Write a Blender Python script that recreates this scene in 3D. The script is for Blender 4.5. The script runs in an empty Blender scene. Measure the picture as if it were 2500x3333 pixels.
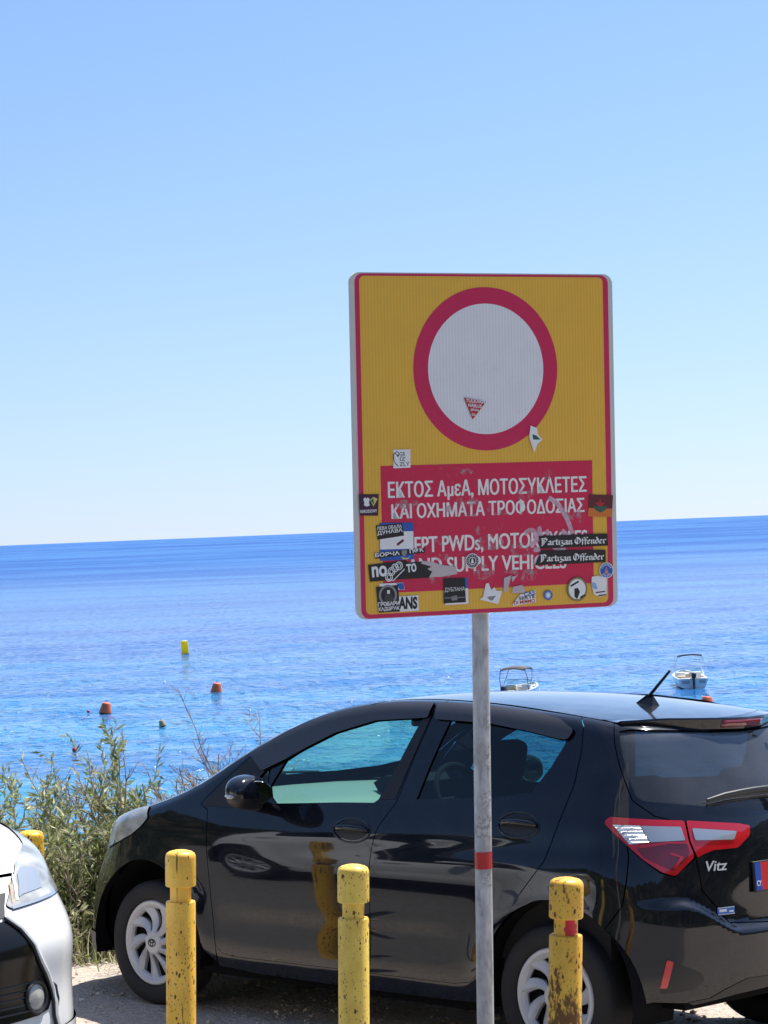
import bpy, bmesh, math, random
import numpy as np
from mathutils import Vector, Matrix
from mathutils.geometry import delaunay_2d_cdt
R = math.radians
scene = bpy.context.scene
COL = scene.collection
# ------------------------------------------------------------ camera, world, sun, exposure
CAM_H = 2.25
ROLL = 0.039763
PITCH = 0.0075
cam_d = bpy.data.cameras.new('camera')
cam_d.sensor_fit = 'HORIZONTAL'; cam_d.sensor_width = 36.0
cam_d.lens = 36.0 * 7800 / 2500
cam_d.clip_start = 0.1; cam_d.clip_end = 200000
cam = bpy.data.objects.new('camera', cam_d); COL.objects.link(cam)
fw = Vector((0, math.cos(PITCH), math.sin(PITCH)))
r0 = Vector((1, 0, 0)); u0 = r0.cross(fw)
cr = r0 * math.cos(ROLL) - u0 * math.sin(ROLL)
cu = r0 * math.sin(ROLL) + u0 * math.cos(ROLL)
m = Matrix((cr, cu, -fw)).transposed().to_4x4(); m.translation = (0, 0, CAM_H)
cam.matrix_world = m
scene.camera = cam
scene.render.resolution_x = 768; scene.render.resolution_y = 1024

SKY_LIFT = 0.055                          # the haze band at the very horizon is thin today
SUN_AZ, SUN_EL = 45.0, 64.0            # azimuth clockwise from +Y (the view), elevation
world = bpy.data.worlds.new("World"); scene.world = world; world.use_nodes = True
wn = world.node_tree.nodes; wl = world.node_tree.links
bg = wn['Background']; bg.inputs['Strength'].default_value = 0.1045
sky = wn.new('ShaderNodeTexSky'); sky.sky_type = 'NISHITA'; sky.sun_disc = False
sky.sun_elevation = R(SUN_EL); sky.sun_rotation = R(SUN_AZ)
sky.altitude = 0; sky.air_density = 1.0; sky.dust_density = 1.1; sky.ozone_density = 8.0
tcw = wn.new('ShaderNodeTexCoord'); sxyz = wn.new('ShaderNodeSeparateXYZ'); cxyz = wn.new('ShaderNodeCombineXYZ')
wl.new(tcw.outputs['Generated'], sxyz.inputs[0]); wl.new(sxyz.outputs[0], cxyz.inputs[0]); wl.new(sxyz.outputs[1], cxyz.inputs[1])
mz = wn.new('ShaderNodeMath'); mz.operation = 'ADD'; mz.inputs[1].default_value = SKY_LIFT; wl.new(sxyz.outputs[2], mz.inputs[0]); wl.new(mz.outputs[0], cxyz.inputs[2]); wl.new(cxyz.outputs[0], sky.inputs[0])
tint = wn.new('ShaderNodeMix'); tint.data_type = 'RGBA'; tint.blend_type = 'MULTIPLY'; tint.inputs[0].default_value = 1
tr_ = wn.new('ShaderNodeValToRGB'); te = tr_.color_ramp.elements; te[0].position = 0; te[0].color = (1.20, 1.045, 1.08, 1); te[1].position = .22; te[1].color = (1.01, 1.015, .99, 1)   # thin sea haze greys the lowest degrees
wl.new(sxyz.outputs[2], tr_.inputs[0]); wl.new(tr_.outputs[0], tint.inputs[7])
wl.new(sky.outputs[0], tint.inputs[6]); wl.new(tint.outputs[2], bg.inputs[0])
sd = bpy.data.lights.new('sun', 'SUN'); sd.energy = 4.9; sd.angle = R(0.53); sd.color = (1, .955, .88)
sun = bpy.data.objects.new('sun', sd); COL.objects.link(sun)
sdir = Vector((math.sin(R(SUN_AZ)) * math.cos(R(SUN_EL)), math.cos(R(SUN_AZ)) * math.cos(R(SUN_EL)), math.sin(R(SUN_EL))))
sun.rotation_euler = (-sdir).to_track_quat('-Z', 'Y').to_euler(); sun.location = (30, 30, 60)
scene.view_settings.view_transform = 'Standard'; scene.view_settings.look = 'None'
scene.view_settings.exposure = 0.75; scene.view_settings.gamma = 1.0
scene.cycles.use_denoising = True
scene.cycles.max_bounces = 10; scene.cycles.transparent_max_bounces = 16
scene.cycles.caustics_reflective = False; scene.cycles.caustics_refractive = False

# ------------------------------------------------------------ helpers
def tag(o, label=None, cat=None, group=None, kind=None):
    if label: o['label'] = label
    if cat: o['category'] = cat
    if group: o['group'] = group
    if kind: o['kind'] = kind
    return o
def link(o, parent=None):
    COL.objects.link(o)
    if parent is not None: o.parent = parent
    return o
def empty(name, loc=(0, 0, 0), rz=0.0):
    o = bpy.data.objects.new(name, None); o.empty_display_size = .2
    o.location = loc; o.rotation_euler = (0, 0, rz)
    return link(o)
def meshobj(name, V, F, mats, parent=None, N=None, mi=None, smooth=True):
    me = bpy.data.meshes.new(name)
    me.from_pydata([tuple(map(float, v)) for v in V], [], [tuple(map(int, f)) for f in F])
    for mt in (mats if isinstance(mats, (list, tuple)) else [mats]): me.materials.append(mt)
    if mi is not None: me.polygons.foreach_set('material_index', np.asarray(mi, np.int32))
    me.polygons.foreach_set('use_smooth', np.full(len(F), bool(smooth)))
    me.update()
    if N is not None: me.normals_split_custom_set_from_vertices([tuple(map(float, n)) for n in N])
    return link(bpy.data.objects.new(name, me), parent)
class MB:
    """collects shapes for one mesh"""
    def __init__(s): s.V = []; s.F = []; s.M = []; s.m = 0
    def add(s, V, F):
        k = len(s.V); s.V += [tuple(v) for v in V]; s.F += [tuple(i + k for i in f) for f in F]; s.M += [s.m] * len(F); return s
    def box(s, c, d, M=None, bev=0):
        bm = bmesh.new(); bmesh.ops.create_cube(bm, size=1)
        for v in bm.verts: v.co = Vector((v.co.x * d[0], v.co.y * d[1], v.co.z * d[2]))
        if bev: bmesh.ops.bevel(bm, geom=bm.edges[:], offset=bev, segments=3, affect='EDGES', profile=.5)
        for v in bm.verts:
            if M is not None: v.co = M @ v.co
            v.co += Vector(c)
        bm.verts.index_update(); s.add([v.co[:] for v in bm.verts], [[v.index for v in f.verts] for f in bm.faces]); bm.free(); return s
    def lathe(s, prof, n=32, M=None, axis='Z'):
        V = []; F = []
        for r, z in prof:
            for i in range(n):
                a = 2 * math.pi * i / n
                p = Vector((r * math.cos(a), r * math.sin(a), z))
                if axis == 'Y': p = Vector((p.x, p.z, -p.y))
                V.append(M @ p if M is not None else p)
        for j in range(len(prof) - 1):
            for i in range(n):
                F.append((j * n + i, j * n + (i + 1) % n, (j + 1) * n + (i + 1) % n, (j + 1) * n + i))
        return s.add(V, F)
    def tube(s, pts, r, n=10, cap=True):
        pts = [Vector(p) for p in pts]; rs = r if isinstance(r, (list, tuple)) else [r] * len(pts)
        V = []; F = []; up = Vector((0, 0, 1))
        for i, p in enumerate(pts):
            t = (pts[min(i + 1, len(pts) - 1)] - pts[max(i - 1, 0)]).normalized()
            a = t.cross(up)
            if a.length < 1e-3: a = t.cross(Vector((1, 0, 0)))
            a.normalize(); b = t.cross(a)
            for k in range(n):
                q = 2 * math.pi * k / n; V.append(p + (a * math.cos(q) + b * math.sin(q)) * rs[i])
        for i in range(len(pts) - 1):
            for k in range(n): F.append((i * n + k, i * n + (k + 1) % n, (i + 1) * n + (k + 1) % n, (i + 1) * n + k))
        if cap: F.append(tuple(range(n - 1, -1, -1))); F.append(tuple((len(pts) - 1) * n + k for k in range(n)))
        return s.add(V, F)
    def prism(s, poly, z0, z1, M=None):
        n = len(poly); V = [Vector((x, y, z0)) for x, y in poly] + [Vector((x, y, z1)) for x, y in poly]
        if M is not None: V = [M @ v for v in V]
        F = [tuple(range(n - 1, -1, -1)), tuple(range(n, 2 * n))] + [(i, (i + 1) % n, n + (i + 1) % n, n + i) for i in range(n)]
        return s.add(V, F)
    def build(s, name, mats, parent=None, smooth=True, sharp=35):
        o = meshobj(name, s.V, s.F, mats, parent, mi=s.M, smooth=smooth)
        if smooth and sharp: o.data.set_sharp_from_angle(angle=R(sharp))
        return o
def recalc(o):
    bm = bmesh.new(); bm.from_mesh(o.data); bmesh.ops.recalc_face_normals(bm, faces=bm.faces[:]); bm.to_mesh(o.data); bm.free(); return o

# ------------------------------------------------------------ materials
def mat(name, col=(.5, .5, .5), rough=.5, metal=0.0, spec=.5, coat=0.0, emit=None):
    mt = bpy.data.materials.new(name); mt.use_nodes = True
    p = mt.node_tree.nodes['Principled BSDF']
    p.inputs['Base Color'].default_value = (*col, 1); p.inputs['Roughness'].default_value = rough
    p.inputs['Metallic'].default_value = metal; p.inputs['Specular IOR Level'].default_value = spec
    p.inputs['Coat Weight'].default_value = coat; p.inputs['Coat Roughness'].default_value = .02
    return mt
class NT:
    """small node-graph helper"""
    def __init__(s, mt): s.n = mt.node_tree.nodes; s.l = mt.node_tree.links; s.p = s.n.get('Principled BSDF')
    def new(s, t, **kw):
        q = s.n.new(t)
        for k, v in kw.items():
            if k.startswith('i_'): q.inputs[k[2:].replace('_', ' ')].default_value = v
            else: setattr(q, k, v)
        return q
    def coord(s, scale=(1, 1, 1), out='Object'):
        tc = s.new('ShaderNodeTexCoord'); mp = s.new('ShaderNodeMapping'); mp.inputs['Scale'].default_value = scale
        s.l.new(tc.outputs[out], mp.inputs['Vector']); return mp.outputs[0]
    def noise(s, vec, scale, detail=4, rough=.55):
        q = s.new('ShaderNodeTexNoise'); q.inputs['Scale'].default_value = scale; q.inputs['Detail'].default_value = detail
        q.inputs['Roughness'].default_value = rough; s.l.new(vec, q.inputs['Vector']); return q.outputs['Fac']
    def ramp(s, fac, stops, interp='LINEAR'):
        q = s.new('ShaderNodeValToRGB'); q.color_ramp.interpolation = interp; e = q.color_ramp.elements
        while len(e) < len(stops): e.new(.5)
        for k, (pos, c) in enumerate(stops):
            e[k].position = pos; e[k].color = (*c, 1) if isinstance(c, tuple) else (c, c, c, 1)
        s.l.new(fac, q.inputs['Fac']); return q.outputs['Color']
    def mix(s, fac, a, b, mode='MIX'):
        q = s.new('ShaderNodeMix', data_type='RGBA', blend_type=mode)
        for k, v in ((0, fac), (6, a), (7, b)):
            sock = q.inputs[k]
            if hasattr(v, 'links'): s.l.new(v, sock)
            elif k == 0: sock.default_value = v
            else: sock.default_value = (v, v, v, 1) if isinstance(v, (int, float)) else (*v, 1)
        return q.outputs[2]
    def math(s, op, a, b=0.0):
        q = s.new('ShaderNodeMath', operation=op)
        for k, v in enumerate((a, b)):
            if hasattr(v, 'links'): s.l.new(v, q.inputs[k])
            else: q.inputs[k].default_value = v
        return q.outputs[0]
    def bump(s, h, strength=.3, dist=.01, normal=None):
        q = s.new('ShaderNodeBump'); q.inputs['Strength'].default_value = strength; q.inputs['Distance'].default_value = dist
        s.l.new(h, q.inputs['Height'])
        if normal is not None: s.l.new(normal, q.inputs['Normal'])
        return q.outputs[0]
    def set(s, name, sock): s.l.new(sock, s.p.inputs[name])
# ------------------------------------------------------------ where the dark car stands (rear axle centre on its ground plane)
HX = Vector((-0.72509591, 0.68864789, 0)); LX0 = Vector((-HX.y, HX.x, 0)); RHO = R(2.5)
LX = LX0 * math.cos(RHO) + Vector((0, 0, 1)) * math.sin(RHO); ZX = Vector((0, 0, 1)) * math.cos(RHO) - LX0 * math.sin(RHO)
HUB = Vector((0.62509763, 9.87, 0.3014))
CAR_O = HUB - LX * .80 - ZX * .30
SEA_Z = CAM_H - 11.2
def np_noise(x, y, seed, n=24, lo=.2, hi=2.0):
    g = np.random.default_rng(seed); out = np.zeros_like(x)
    for k in range(n):
        f = lo * (hi / lo) ** (k / n); a = g.uniform(0, 2 * np.pi); ph = g.uniform(0, 2 * np.pi)
        out += np.sin((x * np.cos(a) + y * np.sin(a)) * f * 2 * np.pi + ph) / (1 + 2.5 * k / n)
    return out / 5.0
def sst(a, b, x):
    t = np.clip((x - a) / (b - a), 0, 1); return t * t * (3 - 2 * t)
def dpos(x, y): return (x - CAR_O.x) * LX0.x + (y - CAR_O.y) * LX0.y       # distance from the car's long axis towards the road
def apos(x, y): return (x - CAR_O.x) * HX.x + (y - CAR_O.y) * HX.y          # distance along it
def ground_z(x, y):
    x = np.asarray(x, float); y = np.asarray(y, float); d = dpos(x, y)
    z = np.where(d < .8, (d - .8) * math.tan(RHO), 0) + .225 * sst(1.5, 2.7, d) + .05 * np.clip(d - 2.7, 0, 30)
    z = np.minimum(z, .65 + .01 * np.clip(d - 8, 0, 50))
    e = -d - 2.7 - .35 * np.sin(apos(x, y) * .9) - 1.1 * np.clip(-1.5 - apos(x, y), 0, 40)                            # cliff edge on the sea side
    z = z - np.clip(e, 0, None) * .9 - .5 * sst(0, 3, e)
    z = z + np_noise(x, y, 3, lo=.25, hi=2.2) * .012 + np_noise(x, y, 5, lo=2, hi=9) * .005
    return np.maximum(z, SEA_Z - 3)
def gz(x, y): return float(ground_z(np.array([x]), np.array([y]))[0])
def build_ground():
    # graded sheet in the (along, across) frame of the parking strip
    A = np.concatenate([np.linspace(-70, -9, 40), np.linspace(-8.7, 9.5, 310), np.linspace(9.9, 70, 40)])
    D = np.concatenate([np.linspace(-30, -3.4, 60), np.linspace(-3.3, 3.4, 200), np.linspace(3.6, 60, 70)])
    a, d = np.meshgrid(A, D); x = CAR_O.x + a * HX.x + d * LX0.x; y = CAR_O.y + a * HX.y + d * LX0.y
    z = ground_z(x, y)
    V = np.stack([x.ravel(), y.ravel(), z.ravel()], 1); nx = len(A); ny = len(D)
    i, j = np.meshgrid(np.arange(nx - 1), np.arange(ny - 1)); k = (j * nx + i).ravel()
    F = np.stack([k, k + nx, k + nx + 1, k + 1], 1)
    mt = mat('dusty_gravel', rough=.95, spec=.15); t = NT(mt); c = t.coord()
    n1 = t.noise(c, 1.6, 5); n2 = t.noise(c, 26, 4, .65); n3 = t.noise(c, 90, 3, .6)
    base = t.ramp(n1, [(.3, (.40, .335, .275)), (.55, (.51, .435, .365)), (.75, (.60, .525, .45))])
    peb = t.ramp(n2, [(.36, (.29, .235, .195)), (.5, (.55, .485, .42)), (.66, (.72, .66, .585))])
    col = t.mix(.55, base, peb); col = t.mix(.35, col, t.ramp(n3, [(.35, (.2, .16, .12)), (.6, (.62, .55, .47))]))
    geo = t.new('ShaderNodeNewGeometry').outputs['Position']; vm = t.new('ShaderNodeVectorMath', operation='DOT_PRODUCT'); t.l.new(geo, vm.inputs[0]); vm.inputs[1].default_value = LX0[:]
    q = t.new('ShaderNodeMapRange'); k0 = CAR_O.x * LX0.x + CAR_O.y * LX0.y; q.inputs[1].default_value = k0 + 1.75; q.inputs[2].default_value = k0 + 2.3; t.l.new(t.math('ADD', vm.outputs['Value'], t.math('MULTIPLY', n1, .5)), q.inputs[0])
    col = t.mix(q.outputs[0], col, t.ramp(n3, [(.3, (.17, .165, .16)), (.6, (.27, .262, .25))]))          # old asphalt towards the road
    t.set('Base Color', col)
    h = t.math('ADD', t.math('MULTIPLY', n2, 1.0), t.math('MULTIPLY', n3, .5))
    t.set('Normal', t.bump(h, .9, .03))
    tag(meshobj('ground', V, F, mt), kind='structure')
    # loose stones scattered over the strip (nobody could count them)
    rng = np.random.default_rng(8); V = []; F = []; n = 5200
    bm = bmesh.new(); bmesh.ops.create_icosphere(bm, subdivisions=1, radius=1); bm.verts.index_update()
    sv = np.array([v.co[:] for v in bm.verts]); sf = [[v.index for v in f.verts] for f in bm.faces]; bm.free()
    a = rng.uniform(-2.5, 7, n); d = rng.uniform(-2.6, 1.9, n)
    x = CAR_O.x + a * HX.x + d * LX0.x; y = CAR_O.y + a * HX.y + d * LX0.y; z = ground_z(x, y); s = .004 * np.exp(rng.normal(.5, .55, n)); s = np.minimum(s, .03)
    for k in range(n):
        q = sv * (1 + rng.uniform(-.3, .3, (len(sv), 1))) * np.array([1, rng.uniform(.6, 1), rng.uniform(.45, .8)]) * s[k]
        ca, sa = math.cos(k), math.sin(k); q = np.stack([q[:, 0] * ca - q[:, 1] * sa, q[:, 0] * sa + q[:, 1] * ca, q[:, 2]], 1) + [x[k], y[k], z[k] + s[k] * .2]
        o = len(V); V += q.tolist(); F += [[i + o for i in f] for f in sf]
    ms = mat('pebble_stone', rough=.9, spec=.2); t = NT(ms); t.set('Base Color', t.ramp(t.noise(t.coord(), 14, 2), [(.35, (.3, .23, .17)), (.5, (.5, .42, .34)), (.66, (.68, .62, .54))]))
    tag(meshobj('loose_gravel', V, F, ms, smooth=False), kind='stuff', label='pale loose gravel strewn over the dusty parking strip', cat='gravel')
build_ground()

def build_sea():
    az = np.radians(np.concatenate([np.linspace(-110, -16, 40), np.linspace(-15, 15, 420), np.linspace(16, 110, 40)]))
    dep = np.concatenate([[.75, .5, .35, .26, .2, .17], np.arange(.15, .004, -.00034), np.geomspace(.0038, .0002, 30)])
    rr = 11.2 / dep
    a, r = np.meshgrid(az, rr); x = r * np.sin(a); y = r * np.cos(a)
    z = np.zeros_like(x)
    g = np.random.default_rng(21)
    dr = np.gradient(rr)[:, None] * np.ones_like(x)
    for k in range(46):
        lam = 1.1 * (14 / 1.1) ** (k / 45); th = g.normal(np.pi * .5 + .25, 1.0); ph = g.uniform(0, 6.28)
        amp = .0026 * lam ** .75 * sst(1.6, 4.0, lam / np.abs(dr))
        z += amp * np.sin(2 * np.pi / lam * (x * np.cos(th) + y * np.sin(th)) + ph)
    z += SEA_Z
    V = np.stack([x.ravel(), y.ravel(), z.ravel()], 1); nx = len(az); ny = len(rr)
    i, j = np.meshgrid(np.arange(nx - 1), np.arange(ny - 1)); k = (j * nx + i).ravel()
    F = np.stack([k, k + 1, k + nx + 1, k + nx], 1)
    mt = mat('sea_water', (.02, .12, .4), .08, spec=.5); t = NT(mt)
    geo = t.new('ShaderNodeNewGeometry').outputs['Position']
    def mp(sx, sy, rot=0):
        q = t.new('ShaderNodeMapping'); q.inputs['Scale'].default_value = (sx, sy, 1); q.inputs['Rotation'].default_value = (0, 0, rot); t.l.new(geo, q.inputs['Vector']); return q.outputs[0]
    sep = t.new('ShaderNodeSeparateXYZ'); t.l.new(geo, sep.inputs[0])
    dist = t.math('ADD', sep.outputs['Y'], t.math('MULTIPLY', sep.outputs['X'], .12))
    wob = t.noise(mp(.012, .02), 1.0, 3)
    dd = t.math('ADD', dist, t.math('MULTIPLY', t.math('SUBTRACT', wob, .5), 60))
    q = t.new('ShaderNodeMapRange'); q.inputs[1].default_value = 80; q.inputs[2].default_value = 900; t.l.new(dd, q.inputs[0])
    body = t.ramp(q.outputs[0], [(0, SEA_NEAR), (.07, SEA_MID), (.22, SEA_OFF), (.6, SEA_FAR)])
    # wind streaks: wide bands of rougher, darker or smoother water
    lg = t.math('LOGARITHM', t.math('MAXIMUM', dist, 20.0), math.e)
    def lc(ky, kx):
        c_ = t.new('ShaderNodeCombineXYZ'); t.l.new(t.math('MULTIPLY', lg, ky), c_.inputs[0]); t.l.new(t.math('MULTIPLY', sep.outputs['X'], kx), c_.inputs[1]); return c_.outputs[0]
    st1 = t.noise(lc(7.0, .0022), 1.0, 3, .55); st2 = t.noise(lc(22.0, .012), 1.0, 3, .6)
    st = t.math('ADD', t.math('MULTIPLY', st1, .62), t.math('MULTIPLY', st2, .38))
    band = t.ramp(st, [(.44, 0.0), (.56, 1.0)])
    body = t.mix(band, t.mix(1.0, body, (.36, .52, .74), 'MULTIPLY'), body)
    t.set('Base Color', body)
    w1 = t.noise(mp(1.15, .75, .12), 1.0, 3, .55); w2 = t.noise(mp(3.6, 3.2, .3), 1.0, 3, .6); w3 = t.noise(mp(.10, .16), 1.0, 2)
    def rid(n, a, b): q = t.new('ShaderNodeMapRange'); q.interpolation_type = 'SMOOTHSTEP'; q.inputs[1].default_value = a; q.inputs[2].default_value = b; t.l.new(n, q.inputs[0]); return q.outputs[0]
    chop = t.math('MULTIPLY', rid(w1, .46, .70), t.math('ADD', .45, rid(w3, .35, .65)))
    h = t.math('ADD', t.math('MULTIPLY', chop, .75), t.math('ADD', t.math('MULTIPLY', w2, .05), t.math('MULTIPLY', w3, .35)))
    bp = t.new('ShaderNodeBump'); bp.inputs['Distance'].default_value = .62; t.l.new(h, bp.inputs['Height'])
    q2 = t.new('ShaderNodeMapRange'); q2.inputs[1].default_value = .4; q2.inputs[2].default_value = .6; q2.inputs[3].default_value = .5; q2.inputs[4].default_value = 1.0; t.l.new(st, q2.inputs[0])
    t.l.new(q2.outputs[0], bp.inputs['Strength'])
    t.set('Normal', bp.outputs[0])
    t.p.inputs['IOR'].default_value = 1.33
    q3 = t.new('ShaderNodeMapRange'); q3.inputs[1].default_value = 90; q3.inputs[2].default_value = 1200; q3.inputs[3].default_value = .75; q3.inputs[4].default_value = .15; t.l.new(dist, q3.inputs[0]); t.set('Specular IOR Level', t.math('MULTIPLY', q3.outputs[0], rid(st, .40, .60) if False else t.math('ADD', .45, t.math('MULTIPLY', band, .85))))
    q4 = t.new('ShaderNodeMapRange'); q4.inputs[1].default_value = 90; q4.inputs[2].default_value = 900; q4.inputs[3].default_value = .06; q4.inputs[4].default_value = .30; t.l.new(dist, q4.inputs[0]); t.set('Roughness', q4.outputs[0])
    tag(meshobj('sea', V, F, mt), kind='structure')
SEA_NEAR = (.026, .285, .47); SEA_MID = (.022, .215, .45); SEA_OFF = (.020, .145, .42); SEA_FAR = (.035, .15, .40)
build_sea()

def build_hillside():
    # scrub-covered slope inland, behind and beside the photographer: what the dark paintwork mirrors
    az = np.radians(np.linspace(36, 326, 280)); rr = np.concatenate([np.linspace(17, 40, 60), np.linspace(41, 110, 40)])
    a, r = np.meshgrid(az, rr); x = r * np.sin(a); y = 4 + r * np.cos(a)
    side = sst(R(36), R(50), a) * sst(R(326), R(312), a)
    z = .5 + side * (11 * sst(17, 38, r) + 9 * sst(38, 105, r)) + np_noise(x, y, 11, lo=.03, hi=.5) * 1.6 * sst(17, 24, r)
    z = np.where(side < .02, -1.0, z) - .8
    V = np.stack([x.ravel(), y.ravel(), z.ravel()], 1); nx = len(az); ny = len(rr)
    i, j = np.meshgrid(np.arange(nx - 1), np.arange(ny - 1)); k = (j * nx + i).ravel()
    F = np.stack([k, k + nx, k + nx + 1, k + 1], 1)
    mt = mat('scrub_slope', rough=1, spec=.1); t = NT(mt); c = t.coord()
    n = t.noise(c, .35, 5, .7); t.set('Base Color', t.ramp(n, [(.38, (.02, .03, .014)), (.52, (.045, .055, .025)), (.64, (.16, .125, .085))]))
    t.set('Normal', t.bump(t.noise(c, 1.2, 4, .7), 1, 1.0))
    tag(meshobj('hillside', V, F, mt), kind='structure')
build_hillside()
# ------------------------------------------------------------ the hatchback: a smooth body surface, cut into panels
def cspline(pts):
    p=np.array(sorted(pts),float); x=p[:,0]; y=p[:,1]; n=len(x); h=np.diff(x)
    A=np.zeros((n,n)); b=np.zeros(n); A[0,0]=A[-1,-1]=1
    for i in range(1,n-1):
        A[i,i-1]=h[i-1]; A[i,i]=2*(h[i-1]+h[i]); A[i,i+1]=h[i]
        b[i]=3*((y[i+1]-y[i])/h[i]-(y[i]-y[i-1])/h[i-1])
    c=np.linalg.solve(A,b)
    bb=np.diff(y)/h-h*(2*c[:-1]+c[1:])/3; dd=np.diff(c)/(3*h)
    def f(q):
        q=np.asarray(q,float); i=np.clip(np.searchsorted(x,q)-1,0,n-2)
        t=np.clip(q,x[0]-.3,x[-1]+.3)-x[i]
        r=y[i]+bb[i]*t+c[i]*t*t+dd[i]*t**3
        return np.where(q<x[0],y[0]+bb[0]*(q-x[0]),np.where(q>x[-1],y[-1]+(bb[-1]+2*c[-2]*h[-1]+3*dd[-1]*h[-1]**2)*(q-x[-1]),r))
    return f
YS=cspline([(.10,.770),(.18,.785),(.26,.808),(.34,.822),(.42,.828),(.52,.836),(.62,.842),(.70,.8465),(.78,.8475),(.86,.839),(.94,.818),(1.02,.793),(1.10,.767),(1.20,.735),(1.32,.692),(1.42,.652),(1.50,.622),(1.6,.57)])
ZT=cspline([(-1.0,1.26),(-.6,1.355),(-.35,1.405),(-.1,1.446),(.2,1.478),(.5,1.501),(.8,1.512),(1.1,1.508),(1.35,1.480),(1.6,1.420),(1.85,1.322),(2.05,1.222),(2.2,1.140),(2.35,1.076),(2.55,1.012),(2.8,.945),(3.05,.865),(3.25,.775),(3.45,.66)])
XR=cspline([(.05,-.52),(.2,-.565),(.30,-.598),(.42,-.615),(.52,-.612),(.60,-.608),(.68,-.604),(.80,-.602),(.92,-.592),(1.02,-.566),(1.10,-.530),(1.25,-.452),(1.40,-.366),(1.5,-.30),(1.6,-.22)])
XF=cspline([(.05,3.33),(.2,3.36),(.32,3.355),(.45,3.33),(.58,3.29),(.70,3.22),(.80,3.175),(.9,3.16),(1.0,3.16),(1.2,3.15),(1.6,3.15)])
def smax(a,b,k):
    h=np.maximum(k-np.abs(a-b),0)/k
    return np.maximum(a,b)+h*h*k*.25
def sstep(a,b,x):
    t=np.clip((x-a)/(b-a),0,1); return t*t*(3-2*t)
FR=2.51
def yside(x,z):
    y=YS(z)
    y=y-.055*np.clip((x-1.9)/1.0,0,None)**2 - .045*np.clip((.25-x)/.8,0,None)**2
    y=y-.06*sstep(.5,-.6,x)*sstep(.98,1.4,z)
    y=y-.02*sstep(1.2,2.4,x)*sstep(1.0,1.3,z)
    for wx in (0.,FR):
        r=np.hypot(x-wx,z-.31)
        y=y+.020*np.exp(-((r-.36)/.085)**2)*sstep(.2,.45,z)*sstep(.98,.75,z)
    # shoulder crease rising to the rear, scallop under it
    zc=.99-.062*(x+.4)
    e=z-zc
    y=y-.007*np.exp(-((e+.06)/.055)**2)*sstep(2.3,1.0,x)*sstep(-.5,-.1,x)
    # lower door scallop
    y=y-.007*np.exp(-((z-.47-.03*(1.2-x))/.075)**2)*sstep(.35,.7,x)*sstep(2.2,1.8,x)
    return y
BULGE=[0.0]
def field(x,y,z):
    ay=np.sqrt(y*y+1e-6)
    gs=(ay-yside(x,z))/1.06
    st=(ZT(x+.01)-ZT(x-.01))/.02
    gt=(z-ZT(x)+(.05+.01*sstep(1.9,2.5,x))*ay**2+.04*ay**4)/np.sqrt(1+st*st)
    kr=.20+.14*sstep(.6,1.1,z)
    zl=.600+.115*sstep(.33,.62,ay)
    led=.036*sstep(zl+.015,zl-.035,z)*sstep(.80,.60,ay)
    gr=(XR(z)-led+kr*ay**2+.18*ay**4-x)/np.sqrt(1+(.2*ay)**2)
    gf=(x-XF(z)-BULGE[0]*np.exp(-((z-.64)/.15)**2)+.25*ay**2+.38*ay**4)/np.sqrt(1+(.8*ay)**2)
    a=smax(gs,gr,.14)
    a=smax(a,gf,.20)
    return smax(a,gt,.055)
def grad(P,e=.002):
    P=np.asarray(P,float); x,y,z=P[:,0],P[:,1],P[:,2]
    g=np.stack([field(x+e,y,z)-field(x-e,y,z),field(x,y+e,z)-field(x,y-e,z),field(x,y,z+e)-field(x,y,z-e)],1)
    return g/np.maximum(np.linalg.norm(g,axis=1,keepdims=True),1e-9)
def march(o,d,t0,t1,n=160,it=30):
    # first inside point from t1 (outside) down to t0 (inside): outermost crossing
    o=np.asarray(o,float); d=np.asarray(d,float); N=len(o)
    lo=np.full(N,t0); hi=np.full(N,t1); done=np.zeros(N,bool)
    ts=np.linspace(t1,t0,n)
    prev=np.full(N,t1)
    for t in ts:
        q=o+d*t; inside=(field(q[:,0],q[:,1],q[:,2])<0)&~done
        lo[inside]=t; hi[inside]=prev[inside]; done|=inside; prev[:]=t
    for _ in range(it):
        m=(lo+hi)/2; q=o+d*m[:,None]; i=field(q[:,0],q[:,1],q[:,2])<0
        lo=np.where(i,m,lo); hi=np.where(i,hi,m)
    return o+d*((lo+hi)/2)[:,None], done
# chart A: (s,z), s in [0,3]; rear fan, side, front fan (left half)
XA,XB=.25,2.2
LA,LB,LC=1.30,1.95,1.40
def chartA(s,z):
    s=np.asarray(s,float); z=np.asarray(z,float)
    o=np.zeros((len(s),3)); d=np.zeros((len(s),3)); o[:,2]=z
    a=np.clip(s/LA,0,1); b=np.clip((s-LA)/LB,0,1); c=np.clip((s-LA-LB)/LC,0,1)
    th=np.where(s<LA,a*np.pi/2,np.pi/2+c*np.pi/2)
    d[:,0]=-np.cos(th); d[:,1]=np.sin(th)
    o[:,0]=XA+b*(XB-XA)
    P,ok=march(o,d,.02,1.35); return P
def invA(P):
    P=np.asarray(P,float); x,y,z=P[:,0],np.abs(P[:,1]),P[:,2]
    s=np.where(x<XA,np.arctan2(y,XA-x)/(np.pi/2)*LA,np.where(x>XB,LA+LB+np.arctan2(x-XB,y)/(np.pi/2)*LC,LA+(x-XA)/(XB-XA)*LB))
    return np.stack([s,z],1)
def chartT(x,y):
    x=np.asarray(x,float);y=np.asarray(y,float)
    o=np.stack([x,y,np.zeros_like(x)],1); d=np.tile([0.,0,1],(len(x),1))
    P,ok=march(o,d,.3,1.8,n=200); return P
S_END = LA + LB + LC
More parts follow.
